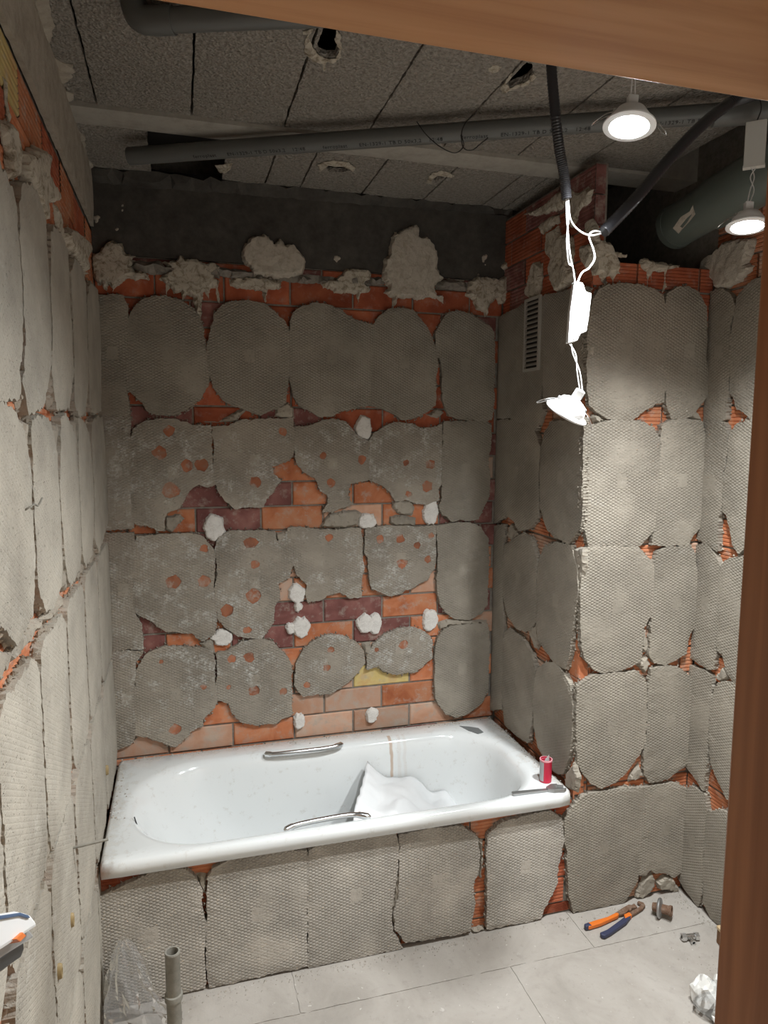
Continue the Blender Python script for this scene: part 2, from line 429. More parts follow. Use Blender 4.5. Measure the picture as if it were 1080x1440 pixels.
# ------------------------------------------------------------------ bricks
def brick_mesh(name, L, Hh, D, ribs=0, hollow=False):
    mb = MB(); x, y = L/2, Hh/2; c = .004
    if ribs:
        ys = []; p = Hh/ribs
        for i in range(ribs): ys += [(-y+i*p+.0, -.003), (-y+i*p+p*.25, 0), (-y+i*p+p*.8, 0)]
        ys.append((y, -.003)); n = len(ys)
        vs = [(-x, a, b) for a, b in ys]+[(x, a, b) for a, b in ys]; mb.add(vs, [(i, n+i, n+i+1, i+1) for i in range(n-1)])
        mb.add([(-x,-y,-.003),(x,-y,-.003),(x,y,-.003),(-x,y,-.003),(-x,-y,-D),(x,-y,-D),(x,y,-D),(-x,y,-D)], [(0,4,5,1),(2,6,7,3),(1,5,6,2),(3,7,4,0)])
    elif hollow:
        # header end with six open cells
        nx, ny = 2, 3; wx, wy = L/nx, Hh/ny; mb2 = mb
        for i in range(nx):
            for j in range(ny):
                x0, y0 = -x+i*wx, -y+j*wy; a, b = x0+.006, y0+.005; e, f = x0+wx-.006, y0+wy-.005
                mb.add([(x0,y0,0),(x0+wx,y0,0),(x0+wx,y0+wy,0),(x0,y0+wy,0),(a,b,0),(e,b,0),(e,f,0),(a,f,0),(a,b,-.03),(e,b,-.03),(e,f,-.03),(a,f,-.03)],
                    [(0,1,5,4),(1,2,6,5),(2,3,7,6),(3,0,4,7),(4,5,9,8),(5,6,10,9),(6,7,11,10),(7,4,8,11),(8,9,10,11)])
        mb.add([(-x,-y,0),(x,-y,0),(x,y,0),(-x,y,0),(-x,-y,-D),(x,-y,-D),(x,y,-D),(-x,y,-D)], [(0,4,5,1),(2,6,7,3),(1,5,6,2),(3,7,4,0)])
    else:
        mb.add([(-x+c,-y+c,0),(x-c,-y+c,0),(x-c,y-c,0),(-x+c,y-c,0),(-x,-y,-c),(x,-y,-c),(x,y,-c),(-x,y,-c),(-x,-y,-D),(x,-y,-D),(x,y,-D),(-x,y,-D)],
            [(0,1,2,3),(0,4,5,1),(1,5,6,2),(2,6,7,3),(3,7,4,0),(4,8,9,5),(5,9,10,6),(6,10,11,7),(7,11,8,4)])
    me = bpy.data.meshes.new(name); me.from_pydata([tuple(v) for v in mb.v], [], mb.f); me.update(); me.materials.append(M_BO); return me
BCACHE = {}
def bricks(wall, fr, u0, u1, v0, v1, off, pitch, zoff, Lp=.25, ribs=0, tone=None, D=.05, skip=None):
    cov = COVER.get(wall.name, []); n = 0
    bb = [(min(p[0] for p in l), max(p[0] for p in l), min(p[1] for p in l), max(p[1] for p in l)) for l, h in cov]
    def open_(p):
        for (l, hs), b in zip(cov, bb):
            if b[0] < p[0] < b[1] and b[2] < p[1] < b[3] and inpoly(p, l) and not any(inpoly(p, h) for h in hs): return False
        return True
    r0 = math.floor((v0-zoff)/pitch); r1 = math.ceil((v1-zoff)/pitch); rnd = random.Random(len(wall.name))
    for r in range(r0, r1):
        za, zb = max(v0, zoff+r*pitch), min(v1, zoff+(r+1)*pitch)
        if zb-za < .02: continue
        k = math.floor((u0-off-(r % 2)*Lp/2)/Lp); a = off+(r % 2)*Lp/2+k*Lp
        while a < u1:
            ua, ub = max(a, u0), min(a+Lp, u1); a += Lp
            if ub-ua < .025: continue
            ok = False
            for i in range(13):
                for j in range(6):
                    if open_((ua+(ub-ua)*i/12, za+(zb-za)*j/5)): ok = True; break
                if ok: break
            if not ok or (skip and skip((ua+ub)/2, (za+zb)/2)): continue
            key = (round(ub-ua, 2), round(zb-za, 3), ribs, D)
            if key not in BCACHE: BCACHE[key] = brick_mesh('brick', key[0]-.007, key[1]-.007, D, ribs)
            o = ob('brick', BCACHE[key], None, wall, fr.mat((ua+ub)/2, (za+zb)/2, rnd.uniform(-.002, .0015)))
            mt = tone((ua+ub)/2, (za+zb)/2, rnd) if tone else M_BO
            o.material_slots[0].link = 'OBJECT'; o.material_slots[0].material = mt; n += 1
    return n
def structure(name, mb, mat, label=None):
    o = mb.build(name, mat); tag(o, label, None, None, 'structure'); return o

# ================================================================== the setting
JR = T+.007
wall_back = structure('wall_back', MB().box((XL-.2, YB+JR, -.02), (XW+.2, YB+.15, 2.37)).box((XL-.2, YB+.15, -.02), (XW+.2, YB+.2, ZC+.22)), M_CORE, 'back brick wall behind the bathtub with stripped tile mortar')
wall_left = structure('wall_left', MB().box((XL-.15, DY0, -.02), (XL-JR, YB+.15, ZC+.2)), M_CORE, 'left wall covered in dusty mortar tile beds')
wall_side = structure('wall_shaft_side', MB().box((XR+JR, YC+.035, -.02), (XR+.075, YB+.05, 2.62)), M_CORE, 'side wall of the pipe shaft holding the vent')
wall_sfront = structure('wall_shaft_front', MB().box((XR+JR+.005, YC+JR, -.02), (XW+JR, YC+.09, 2.305)), M_CORE, 'front wall of the pipe shaft beside the tub')
wall_right = structure('wall_right', MB().box((XW+JR, DY0, -.02), (XW+.15, YB+.15, ZC+.2)), M_CORE, 'right wall with pale mortar tile beds')
wall_tub = structure('wall_tub_front', MB().box((XL-JR, YC+JR, -.02), (XR+JR+.005, YC+.043, ZT-.047)), M_CORE, 'low brick wall closing the front of the bathtub')
floor = structure('floor', MB().box((XL-.15, DY0-.02, -.06), (XW+.15, YB+.1, -.0035)), M_FLOOR, 'dusty beige screed floor')
ceiling = structure('ceiling', MB().box((XL-.15, DY0, ZC+.14), (XW+.15, YB+.15, ZC+.22)), M_DARK, 'bare ceiling of concrete blocks and joists')
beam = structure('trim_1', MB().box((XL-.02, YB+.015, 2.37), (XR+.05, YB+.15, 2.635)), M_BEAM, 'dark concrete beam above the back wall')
# front wall with the doorway, hall beyond
fwm = MB().box((XL-.15, DY0, -.02), (JX0-.04, DY1, ZC+.2)).box((JX1+.04, DY0, -.02), (XW+.15, DY1, ZC+.2)).box((JX0-.04, DY0, LZ+.04), (JX1+.04, DY1, ZC+.2))
wall_front = structure('wall_front', fwm, M_HALL, 'wall holding the pine doorway')
hall = MB().box((-1.3, -2.0, -.06), (2.2, DY0-.02, -.002)); structure('floor_hall', hall, M_FLOOR, 'hall floor in front of the doorway')
structure('ceiling_hall', MB().box((-1.3, -2.0, 2.5), (2.2, DY0, 2.56)), M_HALL, 'hall ceiling')
structure('wall_hall_left', MB().box((-1.4, -2.0, -.02), (-1.3, DY0, 2.56)), M_HALL, 'left hall wall')
structure('wall_hall_right', MB().box((2.2, -2.0, -.02), (2.3, DY0, 2.56)), M_HALL, 'right hall wall')
structure('wall_hall_back', MB().box((-1.4, -2.1, -.02), (2.3, -2.0, 2.56)), M_HALL, 'rear hall wall')
# door frame
door = empty('door_1', (0, 0, 0)); tag(door, 'pine door frame around the doorway', None, None, 'structure')
MB().box((JX0-.04, DY0-.012, LZ), (JX1+.04, DY1+.012, LZ+.04)).build('frame_head', M_WOODH, door, bev=.003)
MB().box((JX1, DY0-.012, 0), (JX1+.04, DY1+.012, LZ)).build('frame_jamb', M_WOODV, door, bev=.003)
MB().box((JX0-.04, DY0-.012, 0), (JX0, DY1+.012, LZ)).build('frame_jamb', M_WOODV, door, bev=.003)

# floor screed slabs with open joints
def screed(x0, x1, y0, y1): slab('screed_slab', FG, [(x0,y0),(x1,y0),(x1,y1),(x0,y1)], .0, M_FLOOR, floor, step=.02, amp=.0022, grid=.09, rough=.0012, base=.014, lip=.002)
screed(XL-.01, .3015, 1.9305, YC+.02); screed(.303, 1.3085, 1.9305, YC+.02); screed(1.3105, XW+.01, 1.9305, YC+.02)
screed(XL-.01, .061, 1.20, 1.9285); screed(.0625, .9945, 1.20, 1.9285); screed(.9965, XW+.01, 1.20, 1.9285)
screed(XL-.01, .55, .43, 1.196); screed(.554, XW+.01, .43, 1.196)

# ------------------------------------------------------------------ ceiling blocks, joists
def rect(x0, x1, y0, y1): return [(x0, -y1), (x1, -y1), (x1, -y0), (x0, -y0)]
def blob(cx, cy, rx, ry, n=14, seed=1, j=.25):
    r = random.Random(seed); return [(cx+rx*math.cos(a)*(1+r.uniform(-j, j)), cy+ry*math.sin(a)*(1+r.uniform(-j, j))) for a in [2*math.pi*i/n for i in range(n)]]
BX = [-.29, -.2, .058, .327, .58, .84, 1.101, 1.343, 1.632]
def block(x0, x1, y0, y1, holes=()): slab('ceiling_block', FC, rect(x0+.003, x1-.003, y0, y1), .0, M_BLOCK, ceiling, holes, step=.02, amp=.0025, grid=.06, rough=.002, base=.018, lip=.006)
def chole(s): return trace(FC, s, 0)
H1 = chole('P 436 44 452 38 462 41 474 42 471 55 477 70 472 82 460 83 448 78 440 68 434 55'); H2 = chole('P 722 98 736 89 748 92 750 104 742 113 728 120 716 124 712 118 720 108')
for i in range(8):
    hs = []
    cx = (BX[i], BX[i+1])
    for hh in (H1, H2):
        mx = sum(p[0] for p in hh)/len(hh)
        if cx[0] < mx < cx[1]: hs.append([(min(max(p[0], cx[0]+.012), cx[1]-.012), p[1]) for p in hh])
    block(cx[0], cx[1], 1.66, 2.242, hs)
    block(cx[0], cx[1], 1.0, 1.54); 
block(1.632, 1.80, 1.0, 1.54)
for x0, x1 in ((-.29, -.07), (.33, .46), (.46, .70), (.70, .95), (.95, 1.20), (1.20, 1.30), (1.30, 1.385)):
    hs = []
    for s in ('P 455 232 464 228 480 229 495 233 497 240 480 244 462 243', 'P 606 246 618 243 632 246 628 253 612 256'):
        hh = chole(s); mx = sum(p[0] for p in hh)/len(hh)
        if x0 < mx < x1: hs.append([(min(max(p[0], x0+.012), x1-.012), p[1]) for p in hh])
    block(x0, x1, 2.368, 2.77, hs)
block(.17, .33, 2.44, 2.77)
for i in range(0, 8, 1): block(BX[i], BX[i+1], DY1+.01, .88)
block(1.632, 1.80, DY1+.01, .88)
for y0 in (2.244, 1.542, .882):
    slab('ceiling_joist', FC, rect(XL-.03, XW+.03, y0, y0+.118), .010, M_JOIST, ceiling, step=.04, amp=.002, grid=.05, rough=.0012, base=.14, lip=.004)
# rough plaster rims round the ceiling holes
for s in ('P 428 66 431 52 436 44 434 55 440 68 448 78 460 83 472 82 477 70 471 55 474 42 479 50 481 66 478 82 470 88 460 87 456 100 452 88 440 84 430 78',
          'P 704 124 712 112 720 100 722 98 720 108 712 118 716 124 728 120 742 113 750 104 753 108 744 118 728 124 716 128 706 130',
          'P 448 232 456 228 470 226 490 228 500 236 496 242 490 236 478 232 462 231 456 238 450 242',
          'P 602 250 610 243 622 241 634 243 638 248 630 249 618 246 609 250 606 258 600 258', 'P 425 44 440 41 438 48 426 48', 'P 686 96 694 92 706 94 700 100 688 100', 'P 303 233 328 229 324 238 316 242 308 241'):
    slab('plaster_rim', FC, trace(FC, s, 0), .008, M_PLA, ceiling, step=.006, amp=.004, grid=.012, rough=.003, dome=.01)
# cove mortar along the left wall
slab('cove_mortar', FC, trace(FC, 'P 20 -60 60 -60 64 0 72 20 75 40 66 70 80 84 102 92 102 108 84 118 90 126 104 132 104 138 90 146 98 160 102 176 118 190 120 210 124 226 132 234 128 246 112 250 90 220 60 140', 0), .014, M_COVE, ceiling, step=.014, amp=.008, grid=.03, rough=.004, dome=.05)
slab('cove_mortar', FL, [(DY1, 2.452), (YB+.01, 2.46), (YB+.01, ZC+.01), (DY1, ZC+.01)], .014, M_COVE, wall_left, step=.03, amp=.005, grid=.04, rough=.006)
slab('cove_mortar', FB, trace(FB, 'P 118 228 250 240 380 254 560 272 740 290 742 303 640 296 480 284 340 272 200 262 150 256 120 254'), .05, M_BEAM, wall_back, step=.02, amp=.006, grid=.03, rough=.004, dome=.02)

# ------------------------------------------------------------------ mortar pads: back wall
SPOT = {'A': '222 685 28 355 678 23 495 685 23 315 770 28 430 825 26 490 823 26 360 930 34 245 1050 22 835 680 20 718 893 26',
        'B': '295 700 18 328 800 20 198 898 20 617 818 24 605 912 27 525 945 15 165 782 16 515 812 14',
        'C': '240 298 24 368 298 32 500 296 26 500 155 18 700 130 28 715 222 20 710 355 32 597 418 28 685 500 17 578 285 16 245 778 28 380 920 25 500 740 13 620 622 20 693 615 23 712 758 24 835 760 18 320 635 10 605 742 10',
        'D': '190 108 18 303 205 27 405 115 20 490 115 23 563 142 17 620 100 15 608 200 18 500 218 26 190 300 13 90 600 13 197 583 16 180 660 18 97 732 16 505 560 22 392 583 11 262 712 13'}
SPOTS = []
for c_, s in SPOT.items():
    q = [float(v) for v in s.split()]; o = CR[c_]
    for i in range(0, len(q), 3):
        u, v = o[0]+q[i]/3, o[1]+q[i+1]/3; p = FB.hit(u, v, T); r = q[i+2]/3*2.75/F
        SPOTS.append((p, r))
def back_pad(s, mat=M_PAD, thick=T):
    poly = trace(FB, s); hs = []
    for k, (p, r) in enumerate(SPOTS):
        if inpoly(p, poly) and segdist(p, [[Vector(q) for q in poly]]) > r*1.45: hs.append(blob(p.x, p.y, r, r*.95, 11, k, .22))
    for k, hh in enumerate(hs):
        c = [sum(p[i] for p in hh)/len(hh) for i in (0, 1)]
        slab('chipped_spot', FB, [(c[0]+(p[0]-c[0])*1.15, c[1]+(p[1]-c[1])*1.15) for p in hh], thick-.0045, M_CHIP, wall_back, step=.008, amp=.001, grid=.010, rough=.0022, lip=.001)
    return pad(wall_back, FB, poly, mat, thick, hs)
for s in ('A 72 105 160 105 178 150 178 250 172 380 170 500 185 560 188 612 95 612 85 400',
          'A 178 240 183 200 200 165 240 125 290 108 340 108 400 125 450 155 480 190 495 240 505 300 515 370 520 440 515 490 480 550 430 585 380 610 300 612 270 600 240 560 200 520 175 500 172 380',
          'A 545 190 570 150 610 130 680 128 750 140 800 175 840 210 858 240 862 300 862 380 855 470 845 560 815 580 740 612 700 600 630 570 580 545 545 500 528 455 515 400 512 330 525 260 540 220',
          'B 25 215 40 180 75 150 130 140 180 142 225 160 290 205 345 225 372 228 380 300 365 480 360 570 330 575 250 590 200 612 160 620 120 600 60 570 40 530 25 470 22 400 25 300',
          'B 375 228 400 195 440 165 490 158 540 170 570 200 600 235 620 280 640 330 650 400 640 450 637 570 600 600 550 625 500 630 460 605 420 585 362 570 368 480 380 300',
          'B 640 270 655 225 690 180 730 168 780 180 830 210 870 240 888 265 888 400 885 540 880 620 850 640 800 632 740 630 700 615 682 590 670 540 668 470 665 400 645 340',
          'B 672 640 740 636 860 638 875 660 870 760 860 800 868 880 862 960 840 1000 820 1050 780 1058 740 1052 710 1060 690 1040 665 1030 655 990 668 960 665 920 670 760',
          'D 645 60 700 48 780 45 830 65 860 110 862 200 858 320 855 390 830 430 780 455 720 450 680 425 658 385 645 330 645 270 650 200',
          'D 640 560 660 510 700 485 780 475 860 472 866 560 862 680 858 760 830 810 780 850 720 868 680 850 650 810 637 780 635 650'):
    back_pad(s)
for s in ('A 95 612 188 612 190 700 188 860 195 1000 200 1090 100 1100',
          'A 190 720 200 670 240 640 300 625 370 628 420 640 450 655 530 658 535 760 540 860 550 905 510 915 480 905 440 930 420 960 400 1000 345 1020 335 1050 330 1100 300 1100 290 1090 260 1080 215 1075 195 1060 188 860',
          'A 535 658 600 660 650 635 720 628 800 628 878 625 885 700 880 780 860 800 830 815 790 830 795 860 825 890 800 920 770 960 750 1000 700 1000 660 1000 630 1005 600 980 570 950 552 905 540 860 545 760',
          'B 40 660 100 660 150 640 200 625 260 640 300 690 340 715 358 720 360 800 358 880 340 890 280 900 265 950 290 990 250 1000 200 1020 160 1020 185 990 180 950 155 930 130 880 80 850 50 810 45 760',
          'B 362 720 380 690 420 660 480 640 540 650 590 670 640 660 668 650 668 760 665 900 650 920 655 970 600 990 560 985 520 970 470 975 450 940 420 910 370 890 358 880 360 800',
          'C 100 90 205 90 205 200 195 400 215 440 235 480 245 580 118 585',
          'C 118 588 245 590 210 640 210 940 205 960 190 985 140 1010 130 900',
          'C 215 100 270 100 350 95 450 90 500 110 545 165 545 250 540 320 550 400 552 480 540 520 500 545 465 530 455 515 400 510 350 505 310 490 280 460 230 440 200 410 205 300 203 200',
          'C 548 160 560 110 600 85 680 80 760 80 800 85 810 130 850 190 880 220 865 255 860 280 815 300 820 370 795 400 795 470 770 500 740 535 670 530 640 520 600 495 560 450 550 400 545 320 560 260',
          'D 20 70 70 65 140 75 220 75 325 70 330 170 335 240 328 300 325 360 280 365 245 345 230 340 180 355 150 375 100 385 90 350 95 310 60 270 40 220 10 190 -30 130',
          'D 345 70 440 60 560 62 640 60 642 180 635 240 600 290 540 320 490 345 455 355 420 345 370 325 360 280 355 190 340 170',
          'C 212 700 225 650 260 600 320 575 400 570 470 575 540 590 548 650 545 720 555 790 545 830 500 870 495 905 450 925 420 960 380 995 340 980 270 955 210 945 208 850',
          'C 555 600 600 590 660 550 740 535 800 555 840 600 870 650 872 760 870 860 830 875 800 895 720 900 660 890 620 850 605 810 560 795 550 740 560 680',
          'D 45 690 55 630 85 580 130 540 190 520 250 525 300 550 335 590 340 640 310 680 270 720 230 750 190 768 130 772 80 778 55 755 45 730',
          'D 350 610 380 560 420 520 480 495 540 490 590 505 625 540 625 620 600 640 570 665 530 680 470 685 420 675 400 650 350 668'):
    back_pad(s, M_PADW, T*.85)
for s in ('B 150 1085 190 1030 250 1015 300 1010 330 1030 310 1080 240 1090', 'B 445 1070 450 1040 500 1030 560 1050 555 1080 480 1085', 'B 460 975 540 970 555 1010 545 1040 480 1030 460 1000',
          'B 225 895 262 880 275 930 255 950 280 985 260 1010 240 980 250 940', 'C 800 90 900 75 930 100 900 150 880 190 850 180 815 130', 'D 150 280 180 260 215 285 200 340 165 345', 'D 525 660 575 650 570 680 540 690', 'D 330 560 370 550 370 600 345 610',
          'A 640 640 700 560 560 640 500 640', 'A 800 620 805 580 860 555 880 580 885 625', 'C 480 555 540 540 545 600 500 590', 'B 600 610 650 580 680 600 650 625', 'C 330 70 340 20 400 10 420 30 360 90', 'D 650 470 690 455 860 460 860 476 700 486 660 500'):
    slab('mortar_fragment', FB, trace(FB, s), T*.7, M_ROUGH, wall_back, step=.008, amp=.004, grid=.009, rough=.006, dome=.007)
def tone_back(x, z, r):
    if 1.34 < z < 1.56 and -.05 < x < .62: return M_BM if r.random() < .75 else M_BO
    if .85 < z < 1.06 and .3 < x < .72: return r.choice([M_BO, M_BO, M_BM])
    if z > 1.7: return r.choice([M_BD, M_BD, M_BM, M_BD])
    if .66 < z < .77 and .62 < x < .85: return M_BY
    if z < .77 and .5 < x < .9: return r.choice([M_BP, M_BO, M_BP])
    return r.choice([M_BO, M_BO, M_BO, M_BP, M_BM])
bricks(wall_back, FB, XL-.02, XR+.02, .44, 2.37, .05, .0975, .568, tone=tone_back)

# white adhesive dabs on the back wall
def dab(cu, cv, ru, rv, seed, th=.016):
    c = FB.hit(cu, cv, .01); s_ = 2.72/F
    slab('adhesive_dab', FB, blob(c.x, c.y, ru*s_*1.12, rv*s_*1.12, 16, seed, .14), th, M_DAB, wall_back, step=.005, amp=.0035, grid=.006, rough=.0025, dome=.008)
for i, q in enumerate([(512,602,12,17), (606,720,12,19), (516,733,13,12), (302,742,14,17), (418,835,12,14), (420,853,6,8), (424,883,12,15), (409,884,7,8), (513,878,13,14), (528,877,11,14), (605,872,12,16), (313,897,14,11), (523,1006,10,11), (421,1015,8,12)]): dab(*q, seed=i+40)

# ------------------------------------------------------------------ shaft side pads
for s in ('E 48 180 90 160 150 130 222 100 228 300 222 430 215 480 222 530 195 610 180 600 100 560 40 565 45 400',
          'E 225 98 300 80 385 62 392 120 388 300 378 420 362 480 300 520 245 530 225 480 222 440',
          'E 40 570 100 568 150 575 190 610 212 670 205 780 208 880 200 940 170 980 130 990 110 950 80 930 40 960',
          'E 225 630 250 575 375 565 378 700 372 930 365 970 320 1040 260 1010 235 980 212 900 210 780 215 690',
          'F 78 20 110 -5 150 -30 180 0 200 80 198 200 195 310 180 335 150 345 120 330 90 290 72 220 68 100',
          'F 205 90 225 30 270 5 330 20 350 100 355 200 345 250 335 330 325 420 308 490 270 470 240 430 205 380 198 310 200 200',
          'F 75 350 100 335 140 370 180 430 195 500 185 600 180 690 165 770 120 740 78 700 68 600 70 450',
          'F 190 540 200 490 230 465 270 465 300 500 325 550 335 640 330 750 320 830 295 890 265 880 230 830 205 790 188 700 185 600',
          'F 22 -60 75 -60 70 100 70 250 72 330 66 640 18 640'):
    pad(wall_side, FS, s)
for s in ('E 80 1010 95 960 130 1000 110 1040', 'F 160 340 195 310 205 380 190 420', 'F 330 30 372 25 375 90 350 190 345 120', 'F 300 890 330 840 350 900 340 960 300 940', 'E 385 250 398 290 380 420 350 500 375 440', 'E 210 640 225 630 212 700'):
    slab('mortar_fragment', FS, trace(FS, s), T*.75, M_ROUGH, wall_side, step=.008, amp=.004, grid=.009, rough=.006, dome=.007)
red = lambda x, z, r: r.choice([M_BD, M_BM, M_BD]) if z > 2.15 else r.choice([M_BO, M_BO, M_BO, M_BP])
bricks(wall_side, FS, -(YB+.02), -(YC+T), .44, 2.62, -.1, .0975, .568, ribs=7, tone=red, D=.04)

# ------------------------------------------------------------------ shaft front pads
for s in ('E 405 160 420 110 440 75 470 55 530 50 600 55 650 70 685 100 698 150 697 250 690 330 690 430 688 500 650 510 590 550 560 570 490 568 440 545 405 510 395 450 398 300 400 200',
          'E 700 90 730 65 780 62 820 85 848 140 852 250 845 330 845 450 820 520 790 555 750 565 715 560 695 510 692 400 697 250',
          'E 385 590 440 580 490 570 560 570 610 578 650 600 672 640 672 740 665 820 660 900 655 980 620 1020 595 1045 400 1045 378 940 378 800 382 680',
          'E 680 590 720 568 780 565 835 575 838 700 828 850 822 960 795 1010 780 1045 640 1045 650 1000 660 900 668 780 675 680',
          'F 378 60 400 22 590 25 620 60 648 90 648 170 640 280 610 330 602 440 600 460 560 480 500 500 450 503 420 490 385 445 372 380 370 200',
          'F 650 85 665 40 700 25 790 20 805 60 808 200 800 300 785 360 770 430 730 455 690 475 650 465 632 440 640 300 648 180',
          'F 358 560 380 540 420 515 500 505 580 500 612 520 622 560 620 680 618 770 590 820 545 880 500 920 450 940 410 925 375 880 360 850 355 750 355 640',
          'F 628 560 640 490 690 478 740 480 775 510 790 540 785 650 775 760 770 840 750 870 700 905 660 918 630 920 612 890 612 800 622 740',
          'G 120 240 150 200 200 140 260 120 400 100 490 95 490 200 480 350 470 500 460 540 430 590 400 640 350 655 250 675 160 695 150 650 135 590 132 450 120 340 115 280',
          'G 495 95 560 85 630 72 670 85 685 110 680 250 672 400 670 490 640 520 600 500 560 500 520 490 500 510 470 505 480 350 490 200'):
    pad(wall_sfront, FF, s)
for s in ('G 465 600 500 530 540 510 560 550 540 590 490 630 462 630', 'G 560 550 600 520 640 530 680 600 620 595 570 585', 'F 590 480 625 440 640 470 620 510', 'E 425 545 480 568 430 585 420 560', 'E 780 552 812 520 845 580 790 562', 'F 600 340 625 300 632 420 606 440', 'E 668 300 690 330 688 425 664 425', 'F 560 900 600 850 612 900 560 925'):
    slab('mortar_fragment', FF, trace(FF, s), T*.8, M_ROUGH, wall_sfront, step=.008, amp=.004, grid=.009, rough=.006, dome=.007)
bricks(wall_sfront, FF, XR+.075, XW+.02, .0, 2.31, .12, .0975, .568, ribs=7, tone=red, D=.04)
# open brick ends showing at the shaft corner
hm = brick_mesh('brick', .052, .086, .05, 0, True)
for i in range(23):
    o = ob('brick', hm, None, wall_sfront, FF.mat(XR+T+.026, .047+i*.0975, -.004)); o.material_slots[0].link = 'OBJECT'; o.material_slots[0].material = M_BO if i < 19 else M_BD

# ------------------------------------------------------------------ right wall pads
for s in ('H 310 270 340 245 380 240 430 265 460 310 470 380 440 500 430 1000 425 1020 410 1100 405 1180 370 1190 290 1180 280 1000 290 600 305 400',
          'H 480 370 500 290 550 220 620 165 720 150 880 150 880 1180 590 1180 540 1130 490 1110 470 1030 440 1000 440 600 470 450',
          'I 262 -110 300 -150 370 -150 412 -115 425 -40 415 100 390 250 375 480 355 560 350 800 270 720 230 650 235 550 245 300',
          'I 430 0 440 -60 490 -120 560 -150 880 -150 880 800 610 800 540 780 500 820 460 750 440 650 420 550 385 500 390 300 425 120',
          'F 820 20 845 10 880 60 893 100 885 250 880 400 870 490 855 490 800 455 790 440 800 300 810 150',
          'F 900 95 930 70 980 60 1100 55 1150 60 1150 600 985 560 940 530 920 500 905 440 885 420 885 300 893 150',
          'F 795 480 830 490 862 510 865 600 850 700 845 830 830 950 800 900 775 860 780 700 790 600',
          'F 870 580 890 540 935 535 990 560 1150 640 1150 1150 960 1020 920 980 880 900 860 840 850 750 860 640',
          'G 690 110 720 90 780 130 785 200 770 400 765 560 755 640 740 660 700 600 675 550 680 300',
          'G 785 215 850 200 890 215 930 240 1050 330 1050 930 860 770 800 710 770 640 770 450'):
    pad(wall_right, FR, s, M_PAD)
for y0 in (1.30, .98, .64):     # the rest of the right wall, towards the doorway
    for z0, z1 in ((.02, .455), (.47, .895), (.91, 1.34), (1.355, 1.78), (1.795, 2.21)):
        u0, u1 = -(y0+.31), -y0; c = .07
        pad(wall_right, FR, [(u0, z0+c), (u0+c, z0), (u1-c, z0), (u1, z0+c), (u1, z1-c), (u1-c, z1), (u0+c, z1), (u0, z1-c)], M_PAD, grid=.07)
for s in ('F 870 520 900 480 930 520 890 545', 'I 155 720 215 610 240 650 215 740', 'G 640 520 672 490 690 560 660 560'):
    slab('mortar_fragment', FR, trace(FR, s), T*.8, M_ROUGH, wall_right, step=.008, amp=.004, grid=.009, rough=.006, dome=.007)
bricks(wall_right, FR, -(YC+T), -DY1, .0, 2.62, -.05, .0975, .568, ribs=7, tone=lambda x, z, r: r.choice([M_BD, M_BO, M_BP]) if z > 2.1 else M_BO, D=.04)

# ------------------------------------------------------------------ tub front pads
for s in ('J 65 290 80 250 150 205 230 165 300 153 350 158 385 190 405 230 400 290 415 350 412 450 415 565 340 580 200 616 70 648 65 500',
          'J 425 180 445 150 500 125 580 105 680 92 765 92 768 200 765 350 765 490 600 525 428 568 418 450 420 300',
          'P 434 1197 446 1190 487 1180 527 1173 557 1170 561 1195 560 1220 556 1250 551 1280 552 1310 567 1335 500 1350 434 1362 434 1300 433 1240',
          'K 45 110 130 92 220 85 240 100 265 120 270 180 265 220 250 245 255 300 245 380 200 390 120 405 62 412 35 380 28 330 42 290 46 200',
          'K 295 110 330 75 400 55 470 42 500 65 508 120 500 160 490 200 488 250 460 300 440 345 400 355 370 360 290 375 292 250 288 170'):
    pad(wall_tub, FF, s, M_PADA)
for s in ('K 22 300 44 200 52 290 40 390 26 360', 'K 262 120 285 130 280 240 265 230 275 180', 'K 365 345 400 310 430 330 438 350 370 362', 'K 245 385 285 370 290 380 250 394', 'J 385 180 420 180 412 250 402 230', 'K 505 70 520 60 530 110 512 140 505 110'):
    slab('mortar_fragment', FF, trace(FF, s), T*.8, M_ROUGH, wall_tub, step=.008, amp=.004, grid=.009, rough=.006, dome=.007)
bricks(wall_tub, FF, XL-.015, XR+.02, .0, ZT-.05, .05, .0975, .04, ribs=7, tone=lambda x, z, r: M_BD if r.random() < .4 else M_BO, D=.022)

# ------------------------------------------------------------------ left wall pads
for s in ('M -60 0 0 85 40 150 70 220 85 300 95 450 110 650 115 900 100 1060 110 1180 60 1190 0 1200 -60 1210',
          'M 95 280 110 190 150 185 185 240 215 320 220 420 235 640 245 900 245 1030 230 1100 210 1220 165 1250 140 1260 110 1100 125 930 115 700 100 500',
          'M 240 420 255 390 290 420 318 500 325 640 335 850 345 1050 335 1150 325 1220 290 1240 265 1230 242 1050 248 900 238 650',
          'M 330 600 350 530 385 580 400 650 405 850 412 1100 400 1250 370 1270 347 1200 346 950 338 750',
          'M 405 720 420 640 455 680 465 900 470 1240 440 1255 415 1200 410 900',
          'N -60 -110 20 -110 60 -100 115 -10 130 80 150 180 155 300 165 500 170 650 165 750 160 870 130 940 85 1010 50 960 20 920 -60 1000',
          'N 150 -30 205 -60 240 -30 255 50 270 130 275 220 285 380 290 500 295 620 290 740 260 830 225 860 195 800 180 720 175 560 165 400 160 250 155 120',
          'N 285 -40 310 -60 340 0 355 60 365 200 375 400 380 580 375 660 330 740 315 700 300 560 290 420 280 260 285 100',
          'N 365 -40 390 -30 415 30 430 200 438 380 435 500 430 590 400 650 385 600 378 450 370 250',
          'N 425 -20 450 -50 475 -50 490 100 497 300 500 440 485 500 460 580 440 520 442 350 430 150'):
    pad(wall_left, FL, s, M_PADL, amp=.008, grow=-.0015)
rl = random.Random(5)
